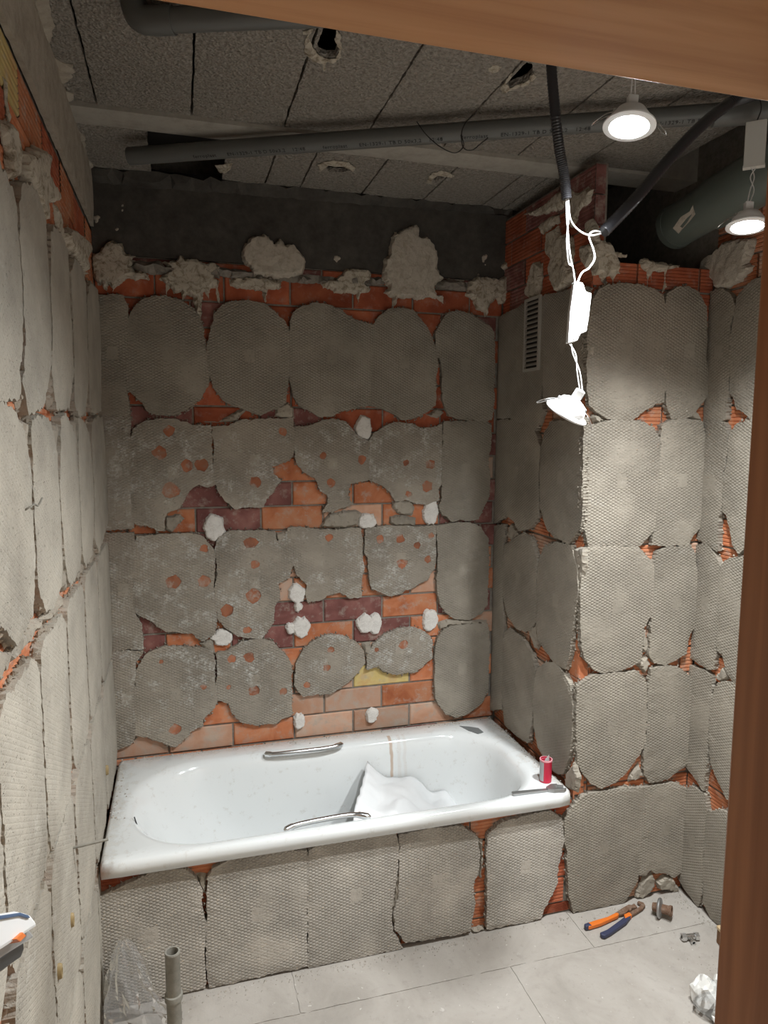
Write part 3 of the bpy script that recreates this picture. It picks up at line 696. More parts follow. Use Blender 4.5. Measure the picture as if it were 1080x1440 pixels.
def soft(u0, u1, z0, z1, c):
    j = lambda: rl.uniform(-.012, .012)
    return [(u0+j(), z0+c+j()), (u0+c*.5, z0+.3*c+j()), (u0+c, z0+j()*.5), (u1-c, z0+j()*.5), (u1-c*.5, z0+.3*c+j()), (u1+j(), z0+c), (u1+j(), (z0+z1)/2), (u1+j(), z1-c), (u1-c*.4, z1-.4*c), (u1-c, z1+j()*.5), (u0+c, z1+j()*.5), (u0+c*.4, z1-.4*c), (u0+j(), z1-c), (u0+j(), (z0+z1)/2)]
cols = [.75, 1.08, 1.405, 1.735, 2.055, 2.385, 2.765]
for i in range(6):
    for z0, z1 in ((.015, .455), (.472, .897), (.912, 1.335)):
        if i == 5 and z0 < .4: continue
        pad(wall_left, FL, soft(cols[i]+.008, cols[i+1]-.008, z0, z1, .045), M_PADL, grid=.05, amp=.009, grow=.0)
for z0, z1 in ((1.37, 1.78), (1.80, 2.2)):
    pad(wall_left, FL, soft(.59, .98, z0, z1, .05), M_PADL, grid=.08)
for s in ('M 105 1075 130 1090 150 1250 130 1240', 'M 240 1060 262 1100 290 1230 262 1235', 'N 115 -10 150 -30 150 120 130 90', 'N 255 0 285 -20 280 140 262 90', 'N 340 -20 365 -30 365 120 352 60',
          'N 295 560 320 690 325 760 290 740', 'N 378 600 400 650 375 720 365 690', 'N 430 530 455 590 430 640', 'N -60 1080 10 1010 80 1035 120 970 175 895 215 880 235 905 190 960 130 1040 70 1110 20 1190 -60 1250', 'N 225 880 260 845 300 770 320 765 300 830 250 900', 'N 100 1050 130 960 160 900 190 900 150 960 120 1060', 'N 0 1160 60 1110 40 1190 0 1260', 'O 75 740 95 800 100 930 80 960 72 850', 'O 235 520 260 570 215 790 190 810 225 620', 'O 375 850 400 930 385 1200 365 1210 370 1000', 'O 272 1190 292 1260 290 1440 272 1440', 'O 328 60 348 120 342 290 330 180', 'N 405 1330 430 1310 410 1440 395 1460', 'O 465 900 480 1000 490 1240 470 1120'):
    slab('mortar_fragment', FL, trace(FL, s), T*.7, M_ROUGH, wall_left, step=.008, amp=.003, grid=.011, rough=.006, dome=.008)
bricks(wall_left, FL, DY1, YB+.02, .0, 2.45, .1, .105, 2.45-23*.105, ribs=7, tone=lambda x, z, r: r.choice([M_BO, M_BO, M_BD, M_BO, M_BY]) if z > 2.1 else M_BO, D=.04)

# ------------------------------------------------------------------ old ceiling plaster lumps
def lump(wall, fr, s, th=.03, mat=None, h=T, g=.010, rough=.006, dome=.012): return slab('plaster_lump', fr, trace(fr, s, h), th*.55, mat or M_PLA, wall, step=.006, amp=.006, grid=g, rough=rough, dome=dome)
for s, th, mt in (('Q 15 90 60 78 90 35 130 20 175 40 190 80 240 95 220 115 250 120 210 140 240 165 300 180 305 210 200 205 150 240 130 270 110 225 95 260 75 225 60 240 40 200 20 150', .06, None),
          ('Q 360 125 430 118 460 85 475 110 530 105 555 130 610 130 650 150 640 180 605 185 640 215 630 240 638 325 615 250 590 260 588 310 570 265 555 270 548 405 525 380 512 300 480 285 462 320 450 270 420 280 400 240 385 285 380 230 350 205 370 180 400 160 380 140', .055, None),
          ('Q 740 75 760 35 800 5 860 -10 900 40 935 5 950 45 990 40 1010 70 1045 110 1050 150 1030 190 960 200 880 205 800 195 780 150 750 130', .06, M_PLB),
          ('Q 680 205 760 195 880 205 940 215 925 250 870 258 858 335 845 300 840 262 720 250 690 240', .045, None),
          ('R 100 320 180 310 200 290 230 255 280 262 340 262 355 300 320 330 345 355 330 372 298 378 290 425 278 378 180 375 150 355 120 350', .05, None),
          ('R 400 290 405 215 430 195 445 110 460 85 500 75 550 50 580 70 575 110 620 115 650 150 665 200 660 260 690 310 650 345 660 385 690 390 695 425 670 400 610 395 570 410 545 398 480 400 450 450 455 400 410 372 430 350 405 310', .065, M_PLB),
          ('R 800 385 815 320 850 300 860 270 870 300 960 305 990 290 965 250 985 220 1040 228 1080 240 1075 400 1040 420 1025 460 1015 425 995 460 985 425 960 430 945 400 915 430 895 490 885 465 850 450 835 410', .055, None)):
    lump(wall_back, FB, s, th, mt)
# dark ledge of mortar and splashes on the beam
for s in ('Q 200 118 360 120 380 150 640 150 760 165 940 200 1080 190 1080 225 940 220 700 205 640 190 640 205 560 195 320 185 220 165', 'R 0 280 200 300 410 300 420 330 350 335 340 350 100 330 0 322', 'R 640 330 720 305 810 325 810 365 660 355'):
    slab('mortar_ledge', FB, trace(FB, s), .035, M_CORE, wall_back, step=.01, amp=.005, grid=.02, rough=.006, dome=.015)
for s in ('P 128 302 134 298 142 300 141 308 136 316 130 312', 'P 158 318 168 316 170 322 162 326 158 332', 'P 168 286 174 284 176 296 170 300', 'P 676 362 684 352 690 356 686 366 687 378 682 372', 'P 690 344 694 336 696 346', 'P 470 358 478 355 482 362 476 370 470 366', 'P 254 332 258 330 257 340', 'P 292 350 295 344 294 352', 'P 642 392 656 392 654 397 644 397'):
    slab('plaster_splash', FB, trace(FB, s), .012+.0, M_PLB, wall_back, step=.006, amp=.003, grid=.012, rough=.002, dome=.01)
for s, th in (('S 140 735 225 712 245 780 235 830 290 930 295 975 235 985 245 1070 225 1060 190 940 140 830', .05), ('S 330 1120 360 1100 430 1160 440 1210 420 1260 440 1330 410 1290 380 1250 345 1190', .05), ('S 60 600 85 570 130 690 125 720 130 860 95 870 85 720', .03), ('S 300 980 318 1020 335 1130 322 1180 310 1080', .02), ('S 80 380 92 390 110 620 95 560', .012)):
    lump(wall_left, FL, s, th)
for s, th in (('V 470 640 520 640 520 760 500 900 440 930 400 880 430 780', .04), ('V 640 480 700 420 750 450 760 560 740 660 770 720 740 800 690 850 650 860 600 800 590 690 620 600', .05), ('V 810 520 880 500 920 560 900 640 870 700 820 640', .035), ('V 500 380 560 300 640 290 650 340 580 380 520 420', .03), ('V 700 200 760 120 860 60 900 90 880 180 800 240 780 330 740 380 690 330', .02), ('V 560 420 640 360 660 440 620 560 580 620 540 560', .025), ('V 840 340 900 300 940 380 950 470 900 490 850 440', .025), ('V 380 275 470 240 540 200 640 110 720 60 760 120 660 240 560 270 480 280', .03)):
    lump(wall_side, FS, s, th)
for s, th in (('U 190 50 230 15 290 30 310 80 385 95 380 108 330 105 340 165 350 190 325 195 318 235 300 200 270 210 260 235 240 200 210 195', .05),
          ('U 450 120 490 112 520 130 600 140 655 150 650 165 588 172 580 215 585 260 560 300 575 240 572 180 512 178 510 235 500 200 490 255 485 180 462 165', .03)):
    lump(wall_sfront, FF, s, th)
for s, th in (('U 735 130 790 90 840 40 900 20 990 20 985 90 960 140 985 150 970 180 930 230 860 270 800 280 785 230 770 265 750 225 720 195', .05), ('U 1030 90 1080 80 1100 140 1060 135 1045 170', .025)):
    lump(wall_right, FR, s, th, M_PLB)

# ================================================================== bathtub
def rrect(x0, x1, y0, y1, rl_, rr_, n=160):
    cx, cy = (x0+x1)/2, (y0+y1)/2; poly = []
    for (ax, ay, r, a0) in ((x1, y1, rr_, 0), (x0, y1, rl_, 90), (x0, y0, rl_, 180), (x1, y0, rr_, 270)):
        ox, oy = ax-math.copysign(r, ax-cx), ay-math.copysign(r, ay-cy)
        for k in range(13):
            a = math.radians(a0+90*k/12); poly.append((ox+r*math.cos(a), oy+r*math.sin(a)))
    out = []
    for i in range(n):
        a = 2*math.pi*i/n; d = Vector((math.cos(a)*(x1-x0), math.sin(a)*(y1-y0))); c = Vector((cx, cy)); best = None
        for j in range(len(poly)):
            p, q = Vector(poly[j]), Vector(poly[(j+1) % len(poly)]); e = q-p; den = d.x*e.y-d.y*e.x
            if abs(den) < 1e-12: continue
            w_ = p-c; t = (w_.x*e.y-w_.y*e.x)/den; s_ = (w_.x*d.y-w_.y*d.x)/den
            if t > 0 and -1e-6 <= s_ <= 1+1e-6: best = t if best is None else min(best, t)
        out.append(c+d*best)
    return out
tub = empty('bathtub', ((XL+XR)/2, (YF+YB)/2, 0)); tag(tub, 'white enamelled bathtub built in against the stripped brick wall', 'bathtub')
TI = tub.location.copy(); tm = Matrix.Translation(-TI)
X0, X1, Y0, Y1 = XL+.002, XR-.002, YF, YB-.002
bx0, bx1, by0, by1 = -.185, 1.212, 2.122, 2.668
L = []
def loop(x0, x1, y0, y1, r1, r2, z): L.append([(p.x, p.y, z) for p in rrect(x0, x1, y0, y1, r1, r2)])
loop(X0+.012, X1-.012, Y0+.012, Y1-.012, .012, .03, ZT-.045); loop(X0, X1, Y0, Y1, .012, .035, ZT-.045)
loop(X0, X1, Y0, Y1, .012, .035, ZT-.016); loop(X0+.004, X1-.004, Y0+.004, Y1-.004, .012, .033, ZT-.005); loop(X0+.013, X1-.013, Y0+.013, Y1-.013, .012, .03, ZT)
loop(bx0-.022, bx1+.022, by0-.02, by1+.022, .26, .22, ZT-.001); loop(bx0-.008, bx1+.008, by0-.008, by1+.008, .255, .21, ZT-.004)
for z, i, ls in ((ZT-.014, .003, 0), (ZT-.03, .012, .005), (ZT-.06, .02, .015), (.34, .032, .045), (.25, .045, .09), (.18, .058, .14), (.135, .08, .19), (.11, .115, .25), (.10, .17, .33), (.097, .225, .45)):
    loop(bx0+i+ls, bx1-i*1.0-.3*max(0, i-.03), by0+i, by1-i, max(.04, .25-i*.5), max(.04, .205-i*.5), z)
vs = [v for l in L for v in l]; n = len(L[0]); fs = []
for a in range(len(L)-1):
    for j in range(n): fs.append((a*n+j, a*n+(j+1) % n, (a+1)*n+(j+1) % n, (a+1)*n+j))
fs.append(tuple((len(L)-1)*n+j for j in range(n)))
basin = mk('basin', vs, fs, M_TUB, tub, True, tm)
# the tub front rim lies on the low wall; two chrome grab handles
def handle(pts, name='grab_handle'):
    mb = MB(); c = spline(pts, 6); N_ = len(c)
    rs = [.011 if i < 5 or i > N_-6 else .0085 for i in range(N_)]; rs[0] = rs[-1] = .004
    mb.tube(c, rs, 12); return mb.build(name, M_CHROME, tub, True, tm)
handle([(.285, 2.664, .483), (.325, 2.645, .487), (.43, 2.638, .489), (.545, 2.640, .489), (.60, 2.662, .487)])
handle([(.285, 2.123, .474), (.33, 2.138, .479), (.42, 2.143, .482), (.515, 2.140, .484), (.572, 2.122, .477)])
mb = MB().prism([(.0, 0), (.012, 0), (.012, .035), (0, .035)], 0, .002)
slab('enamel_chip', FT, trace(FT, 'P 646 1021 660 1022 673 1024 680 1030 672 1032 660 1028', 0), .0012, simple('bare_grey_metal', (.18,.19,.19), .5), None, step=.006, amp=.001, grid=.02, rough=.0, lip=.0)
chip = bpy.data.objects['enamel_chip']; chip.parent = tub; chip.matrix_basis = tm @ chip.matrix_basis
mk('enamel_crack', [(-.183,2.325,.479),(-.180,2.33,.479),(-.166,2.30,.450),(-.169,2.295,.450)], [(0,1,2,3)], M_BLACK, tub, False, tm @ Matrix.Translation((.004,0,.001)))

# white woven sheet in the tub
def rest(y):   # height of the sloping tub side under the sheet
    i_ = min(y-by0, by1-y); tb = ((.02,.42),(.032,.34),(.045,.25),(.058,.18),(.08,.135),(.115,.11),(.3,.10))
    for (a_, za), (b_, zb_) in zip(tb, tb[1:]):
        if i_ <= b_: return za+(zb_-za)*max(0, min(1, (i_-a_)/(b_-a_)))+.008
    return .11
gx, gy = 44, 34; vs, fs = [], []
for j in range(gy+1):
    t = j/gy
    for i in range(gx+1):
        s_ = i/gx; yb_ = 2.615-.0*s_; y = 2.165+(yb_-2.165)*t
        xl_ = .500+.180*t; x = xl_+(.56-.04*t)*s_
        edge = .435-.05*max(0, .25-t)/.25
        fall = max(0, 1-s_/(1.0+.1*(1-t)))**(.75+.55*t)
        h = .125+(edge-.125)*fall
        h += (.045*math.exp(-((s_-.30-.1*t)/.10)**2)+.05*math.exp(-((s_-.66)/.10)**2)*t-.02*math.exp(-((s_-.16)/.06)**2))*(.4+.6*t)
        h += .016*noise.noise(Vector((x*9, y*9, 3)))+.008*noise.noise(Vector((x*26, y*22, 8)))
        if i == 0: h -= .16
        vs.append((x+.012*noise.noise(Vector((t*7, s_*7, 1))), y+.01*noise.noise(Vector((t*6, s_*8, 5))), max(.112, rest(y), h)))
for j in range(gy):
    for i in range(gx): a = j*(gx+1)+i; fs.append((a, a+1, a+gx+2, a+gx+1))
sheet = mk('white_sheet', vs, fs, M_SHEET, None, True); sm = sheet.modifiers.new('solid', 'SOLIDIFY'); sm.thickness = .004; sm.offset = -1
tag(sheet, 'crumpled white woven sheet lying inside the bathtub', 'sheet')

# red can on the rim
c0 = FT.hit(767, 1098); can = empty('open_can', (c0.x, c0.y, ZT)); tag(can, 'small red open-topped can on the bathtub rim', 'can')
r_, h_ = .0215, .083
MB().lathe([(0, .001), (r_, .001), (r_, h_-.002), (r_+.001, h_), (r_-.001, h_), (r_-.002, .01), (0, .01)], 36).build('body', M_RED, can, True)
ang0 = math.radians(160); mb = MB(); N_ = 10
for k in range(N_+1):
    a = ang0+math.radians(62)*k/N_
    for z in (.006, h_-.006): mb.v.append(Vector(((r_+.0006)*math.cos(a), (r_+.0006)*math.sin(a), z)))
for k in range(N_): mb.f.append((2*k, 2*k+2, 2*k+3, 2*k+1))
mb.build('label_panel', M_LABEL, can, True)
MB().lathe([(r_-.002, h_-.006), (r_+.0015, h_-.004), (r_+.0015, h_+.001), (r_-.002, h_+.001)], 36).build('rim', simple('pink_rim', (.75,.32,.36), .4), can, True)
mk('torn_seal', [(-.004,-.01,h_-.02),(.012,-.004,h_-.022),(.014,.004,h_+.014),(-.002,.008,h_-.008),(-.004,-.0085,h_-.019)], [(0,1,2,3)], simple('foil', (.75,.72,.72), .3, .5), can)

# adjustable wrench on the rim
wr = empty('adjustable_wrench', matrix=axisM((1.182, 2.112, ZT+.001), (0,0,1), (1, -.08, 0))); tag(wr, 'chrome adjustable wrench lying on the bathtub rim corner', 'wrench')
MB().prism([(-.10,-.009),(-.095,-.0115),(.035,-.0085),(.035,.0065),(-.095,.0095),(-.10,.007)], 0, .007).build('handle', M_STEEL, wr, bev=.0015)
MB().prism([(.03,-.010),(.05,-.020),(.088,-.021),(.098,-.014),(.082,-.010),(.066,-.006),(.062,.006),(.075,.010),(.078,.021),(.055,.024),(.04,.014),(.03,.008)], 0, .012).build('fixed_jaw', M_STEEL, wr, bev=.0015)
MB().prism([(.066,.004),(.094,.002),(.096,.008),(.078,.016),(.066,.014)], .001, .011).build('moving_jaw', M_STEEL, wr, bev=.001)
MB().lathe([(0,0),(.006,0),(.006,.016),(0,.016)], 14, Matrix.Translation((.05,0,.006)) @ Matrix.Rotation(math.pi/2, 4, 'Y')).build('screw', M_STEEL, wr)

# ================================================================== vent grille on the shaft side
vent = empty('vent_grille', matrix=FS.mat(-2.4775, 2.112, T)); tag(vent, 'grey slatted vent grille high on the shaft wall', 'vent')
W2, H2_ = .062, .137
MB().box((-W2,-H2_,0),(-W2+.012,H2_,.009)).box((W2-.012,-H2_,0),(W2,H2_,.009)).box((-W2+.012,-H2_,0),(W2-.012,-H2_+.010,.009)).box((-W2+.012,H2_-.010,0),(W2-.012,H2_,.009)).build('frame', M_VENT, vent)
mk('backing', [(-W2+.01,-H2_+.008,.001),(W2-.01,-H2_+.008,.001),(W2-.01,H2_-.008,.001),(-W2+.01,H2_-.008,.001)], [(0,1,2,3)], M_DARK, vent)
sl = MB().add([(-W2+.011,0,.0025),(W2-.011,0,.0025),(W2-.011,-.009,.0085),(-W2+.011,-.009,.0085),(-W2+.011,.0015,.003),(W2-.011,.0015,.003),(W2-.011,-.0075,.0092),(-W2+.011,-.0075,.0092)], [(0,1,2,3),(4,7,6,5),(0,4,5,1),(3,2,6,7),(0,3,7,4),(1,5,6,2)]).build('slat', M_VENT, vent)
sl.location = (0, -H2_+.028, 0)
for k in range(1, 14):
    o = sl.copy(); COL.objects.link(o); o.parent = vent; o.location = (0, -H2_+.028+k*.0176, 0)

# ================================================================== ceiling pipes
pp = empty('drain_pipe', (0, 0, 0)); tag(pp, 'long grey printed drain pipe hung below the ceiling joist', 'pipe')
pa, pb = zc(232, 216, 2.19), zc(1100, 153, 1.88); dirp = (pb-pa).normalized()
MB().tube([pa-dirp*.12, pb+dirp*.12], .0262, 28).build('tube', M_PVC, pp, True)
jp = zc(1003, 163, 1.905); MB().tube([jp, jp+dirp*.09], .0285, 28).build('socket', M_PVC, pp, True)
# printed text: three repeats of the maker's line
def text_mesh(txt, size):
    cu = bpy.data.curves.new('print', 'FONT'); cu.body = txt; cu.size = size; cu.extrude = .0002; cu.resolution_u = 2; cu.space_character = 1.1
    o = bpy.data.objects.new('print_tmp', cu); COL.objects.link(o); dg = bpy.context.evaluated_depsgraph_get(); dg.update()
    me = bpy.data.meshes.new_from_object(o.evaluated_get(dg)); bpy.data.objects.remove(o); me.materials.clear(); me.materials.append(M_INK); return me
down = (CAM-(pa+pb)/2); down = (down-down.dot(dirp)*dirp).normalized(); side_ = dirp.cross(down).normalized()
if side_.z < 0: side_ = -side_
nrm = (down*.72-side_*.69).normalized(); upv = nrm.cross(dirp).normalized()
if upv.z < 0: upv = -upv
TXT = [text_mesh(t_, .017) for t_ in ('ferroplast', 'EN-1329-1 TB', 'D 50x3,2', '12:48')]
Lp = (pb-pa).length
for rep in range(4):
    for k, of_ in enumerate((0, .11, .225, .315)):
        s_ = .10+rep*.41+of_
        if s_ > Lp: continue
        q = pa+dirp*s_+nrm*.0265; mm = Matrix((dirp, nrm.cross(dirp), nrm)).transposed().to_4x4(); mm.translation = q
        ob('printed_text', TXT[k], M_INK, pp, mm)
p2 = empty('elbow_pipe', (0, 0, 0)); tag(p2, 'short grey elbow pipe under the ceiling blocks near the left wall', 'pipe')
pA, pB = FC.hit(196, 30, .04), FC.hit(640, 12, .04); PA, PB = Vector((pA.x, -pA.y, ZC-.04)), Vector((pB.x, -pB.y, ZC-.04)); dE = (PB-PA).normalized()
c = spline([PA-dE*.012+Z*.075, PA-dE*.010+Z*.03, PA+dE*.006+Z*.004, PA+dE*.05], 6)
MB().tube(c, .0275, 24).build('elbow', M_PVC, p2, True)
MB().tube([PA+dE*.04, PB], .0245, 24).build('tube', M_PVC, p2, True)
MB().tube([PA+dE*.03, PA+dE*.075], .0285, 24).build('socket', M_PVC, p2, True)
bp = empty('soil_pipe', (0, 0, 0)); tag(bp, 'thick green-grey soil pipe crossing the dark shaft opening', 'pipe')
ba, bb_, bc = zc(952, 318, 2.42), zc(1030, 272, 2.16), zc(1130, 212, 1.93)
MB().tube([ba, ba.lerp(bb_, .6), bb_.lerp(bc, .9), bc], .072, 36).build('tube', M_PVCG, bp, True)
d1 = (bb_-ba).normalized(); MB().tube([bb_-d1*.085, bb_-d1*.08, bb_+d1*.10, bb_+d1*.22], [.070, .079, .080, .080], 36).build('socket', M_PVCG, bp, True)
MB().tube([ba-d1*.012, ba+d1*.012], .0745, 36).build('rim', M_PVCG, bp, True)
def onpipe(a, b, r, s): # paint flake hugging the pipe
    ax = (b-a).normalized(); vs = []; pts = px(s)
    for u, v in pts:
        d = ray(u, v); w0 = CAM-a; A = d.dot(d)-d.dot(ax)**2; B = 2*(d.dot(w0)-d.dot(ax)*w0.dot(ax)); C_ = w0.dot(w0)-w0.dot(ax)**2-r*r
        D_ = B*B-4*A*C_
        t = (-B-math.sqrt(max(0, D_)))/(2*A); vs.append(CAM+t*d)
    c_ = sum(vs, Vector())/len(vs); return mk('paint_flake', [c_]+vs, [(0, i+1, (i+1) % len(vs)+1) for i in range(len(vs))], M_PLB, bp)
onpipe(ba, bb_, .074, 'W 655 765 690 715 730 690 745 660 790 630 815 635 790 655 795 680 765 690 730 735 680 790')
onpipe(bb_, bc, .083, 'W 950 555 975 535 1005 530 1000 570 985 580 960 572'); onpipe(bb_, bc, .083, 'W 960 610 1000 612 1020 600 1000 630 970 625')

# ================================================================== hanging downlights
def wire(name, pts, r, mat, parent, n=6): return MB().tube(spline(pts, 6), r, n).build(name, mat, parent, True)
def downlight(loc, back, label, lit, wires_up=None, R=.051, xh=(1,0,0)):
    t = empty('downlight', matrix=axisM(loc, back, xh)); tag(t, label, 'lamp', 'recessed spotlights dangling from their wires')
    MB().lathe([(R*.72, -.001), (R*.76, -.005), (R*.9, -.0055), (R, -.003), (R, 0), (R*.92, .003), (R*.78, .005), (R*.72, .003), (R*.72, -.001)], 48).build('bezel', M_WPLAS, t, True)
    MB().lathe([(R*.78, .004), (R*.76, .014), (R*.55, .030), (R*.30, .036), (0, .036)], 40).build('housing', M_WPLAS, t, True)
    lens = MB().lathe([(0, -.0005), (R*.3, -.0005), (R*.72, .0005)], 40); lens.f = [tuple(reversed(f)) for f in lens.f]
    lo = mk('lens', lens.v, lens.f, M_LENS if lit else M_WPLAS, t)
    if lit:
        ld = bpy.data.lights.new('beam', 'SPOT'); ld.energy = BEAM_W; ld.spot_size = math.radians(150); ld.spot_blend = 1.; ld.shadow_soft_size = .03; ld.color = (.95, .99, 1.)
        lb = bpy.data.objects.new('beam', ld); COL.objects.link(lb); lb.parent = t; lb.location = (0, 0, -.012)
    MB().box((-.010,-.008,.035),(.010,.008,.060)).build('connector', M_WPLAS, t, bev=.002)
    for s_ in (-1, 1):
        cl = MB().box((s_*R*.62-.004,-.008,.012),(s_*R*.62+.004,.008,.026)).build('clip_bracket', M_ALU, t)
        wire('spring_clip', [(s_*R*.66,-.006,.02),(s_*R*1.0,-.006,.012),(s_*R*1.35,-.005,-.004),(s_*R*1.45,0,-.010),(s_*R*1.35,.005,-.004),(s_*R*1.0,.006,.012),(s_*R*.66,.006,.02)], .0012, M_CHROME, t)
    return t
camdir = lambda p: Vector((CAM.x-p.x, CAM.y-p.y, 0)).normalized()
def uptilt(p, tc, ts):  # back axis of a lamp whose lens is turned tc towards the camera and ts sideways
    cdv = camdir(p); sd_ = Vector((-cdv.y, cdv.x, 0)); return Z - tc*cdv + ts*sd_
l1 = zc(885, 176, 1.40); l2 = zc(1051, 317, 1.79); l3 = zc(797, 580, 1.64)
rt_ = Vector((rt.x, rt.y, 0)).normalized()
D1 = downlight(l1, uptilt(l1, .17, -.0)+rt_*.08, 'lit spotlight dangling in front of the printed drain pipe', True, xh=rt_)
D2 = downlight(l2, uptilt(l2, .17, 0), 'lit spotlight hanging under a grey driver box by the soil pipe', True, xh=rt_)
D3 = downlight(l3, Z*1.0+rt_*.62+camdir(l3)*.42, 'tilted unlit spotlight hanging below the white driver box', False, R=.052, xh=rt_)
def loc_pt(o, p): return o.matrix_basis @ Vector(p)
def to_loc(o, pts): mi = o.matrix_basis.inverted(); return [mi @ Vector(p) for p in pts]
a = loc_pt(D1, (0,0,.06))
for k in (-.004, .004):
    wire('wire', to_loc(D1, [a+rt_*k, a+Z*.08+rt_*k*.6, a+Z*.17+rt_*k, Vector((a.x, a.y, ZC+.01))]), .0014, M_WIRE, D1)
# grey driver box above the second spotlight
drv_c = zc(1062, 203, 1.83); cv = camdir(drv_c)
dbx = empty('driver_box', matrix=axisM(drv_c, cv, rt_)); tag(dbx, 'grey driver box hanging beside the soil pipe', 'driver box')
MB().box((-.025,-.056,-.010),(.025,.056,.010)).build('case', M_GPLAS, dbx, bev=.002)
MB().box((-.026,-.058,-.011),(.026,-.053,.011)).build('end_cap', M_GPLAS, dbx)
wire('wire', to_loc(dbx, [drv_c+Z*.055, drv_c+Z*.09+rt_*.01, drv_c+Z*.13, Vector((drv_c.x, drv_c.y, ZC+.01))]), .0014, M_BWIRE, dbx)
a = loc_pt(D2, (0,0,.06)); b = drv_c - Z*.056
for k in (-.005, .005): wire('wire', to_loc(D2, [a+rt_*k*.6, a.lerp(b, .35)+rt_*(k+.004), a.lerp(b, .7)+rt_*(-k), b+rt_*k*1.4]), .0014, M_WIRE, D2)

# corrugated conduits
def conduit(name, pts, r, label):
    c = spline(pts, 26); o = MB().tube(c, [r*(1.0 if i % 2 else .90) for i in range(len(c))], 12, True).build(name, M_BLACK, None, True)
    tag(o, label, 'conduit'); return o
CZ = 1.55
cp = [zc(775, 85, 1.48), zc(780, 150, 1.50), zc(786, 205, 1.52), zc(793, 245, 1.54), zc(797, 280, CZ)]
top = cp[0]; conduit('corrugated_conduit', [Vector((top.x-.02, top.y-.01, ZC+.02)), Vector((top.x-.008, top.y-.005, top.z+.1))]+cp, .0118, 'black corrugated conduit dropping straight from the ceiling with white wires')
c2 = [zc(1048, 137, 1.78), zc(1025, 146, 1.76), zc(985, 178, 1.71), zc(940, 225, 1.69), zc(895, 278, 1.66), zc(849, 326, 1.63)]
conduit('corrugated_conduit', [c2[0]+Vector((.06, -.01, .02))]+c2, .0145, 'black conduit slanting from the drain pipe down to the white wires')
# white driver box with its wires
fv = Frame(zc(813, 440, 1.60), rt_, Z, -Vector((fw.x, fw.y, 0)).normalized())
wbx = empty('driver_box', matrix=fv.mat()); tag(wbx, 'white driver box with cut corners hanging from white wires', 'driver box')
poly = [tuple(fv.hit(u, v)) for u, v in [(806,397),(818,399),(822,411),(830,414),(826,448),(823,467),(815,470),(810,480),(797,483),(800,440)]]
MB().prism(poly, -.011, .011).build('case', M_WPLAS, wbx, bev=.0015)
for u, v in ((805,477), (812,472), (819,409)):
    q = fv.hit(u, v); MB().lathe([(0,.0118),(.002,.0118),(.002,.010)], 10, Matrix.Translation((q.x, q.y, 0))).build('screw', M_ALU, wbx)
def wpx(pts): return [zc(u, v, z) for u, v, z in pts]
wire('wire', to_loc(wbx, wpx([(796,278,CZ),(798,320,1.560),(801,355,1.575),(806,380,1.590),(809,400,1.600)])), .0021, M_WIRE, wbx)
wire('wire', to_loc(wbx, wpx([(799,278,CZ),(802,308,1.560),(814,324,1.580),(830,331,1.610),(847,328,1.645)])), .0021, M_WIRE, wbx)
wire('wire', to_loc(wbx, wpx([(848,327,1.645),(836,325,1.620),(828,332,1.610),(834,350,1.605),(836,364,1.605),(828,377,1.600),(818,384,1.600),(811,400,1.600)])), .0021, M_WIRE, wbx)
wire('wire', to_loc(wbx, wpx([(797,279,CZ),(799,308,1.555),(797,340,1.565),(799,368,1.580),(804,374,1.585)])), .0018, M_WIRE, wbx)
a = loc_pt(D3, (0,0,.06)); b = zc(801, 481, 1.60)
for k in (-.003, .003): wire('wire', to_loc(D3, [a+rt_*k, a.lerp(b, .4)+rt_*(k+.004), a.lerp(b, .75)+rt_*(.004-k), b+rt_*k]), .0013, M_WIRE, D3)
# thin black wire curling round the drain pipe
wl = wire('loose_wire', wpx([(586,171,1.86),(600,190,1.85),(620,207,1.84),(640,215,1.84),(652,205,1.85),(649,188,1.86),(655,172,1.87),(668,160,1.93)]), .0014, M_BWIRE, None)
tag(wl, 'thin black wire looping down from the printed drain pipe', 'wire')
wl = wire('loose_wire', wpx([(648,190,1.855),(652,208,1.845),(664,211,1.85),(676,202,1.86),(686,194,1.87)]), .0014, M_BWIRE, None)
tag(wl, 'short black wire end curling up against the drain pipe', 'wire')

# ================================================================== things on the floor and walls
# pliers
pj = FG.hit(884, 1287); pe = FG.hit(826, 1307)
ax = Vector((pj.x-pe.x, pj.y-pe.y, 0)); PL = ax.length
pl = empty('pliers', matrix=axisM((pe.x, pe.y, 0), (0,0,1), ax)); tag(pl, 'orange and navy handled water pump pliers on the floor', 'pliers')
q = PL
MB().prism([(-.005,-.004),(0,-.010),(.05,-.012),(q*.72,-.004),(q*.78,.004),(q*.74,.012),(q*.5,.006),(.04,.009),(0,.009),(-.005,.004)], .004, .018).build('grip', M_ORANGE, pl, bev=.003)
MB().prism([(-.012,-.006),(.012,-.010),(.012,.009),(-.010,.008)], .003, .019).build('grip_end', M_BLUE, pl, bev=.003)
MB().prism([(.012,-.058),(.02,-.066),(.05,-.062),(q*.75,-.040),(q*.95,-.022),(q*.93,-.008),(q*.75,-.020),(.05,-.044),(.015,-.046)], .003, .017).build('grip', M_BLUE, pl, bev=.003)
MB().prism([(q*.78,-.026),(q*.97,-.022),(q*.98,-.006),(q*.84,-.008)], .0025, .0185).build('grip_band', M_ORANGE, pl, bev=.002)
MB().prism([(q*.70,.002),(q*.90,-.002),(q*1.1,.012),(q*1.25,.006),(q*1.27,.028),(q*1.20,.024),(q*1.14,.030),(q*1.0,.026),(q*.72,.014)], .006, .015).build('jaw', M_RUST, pl, bev=.0015)
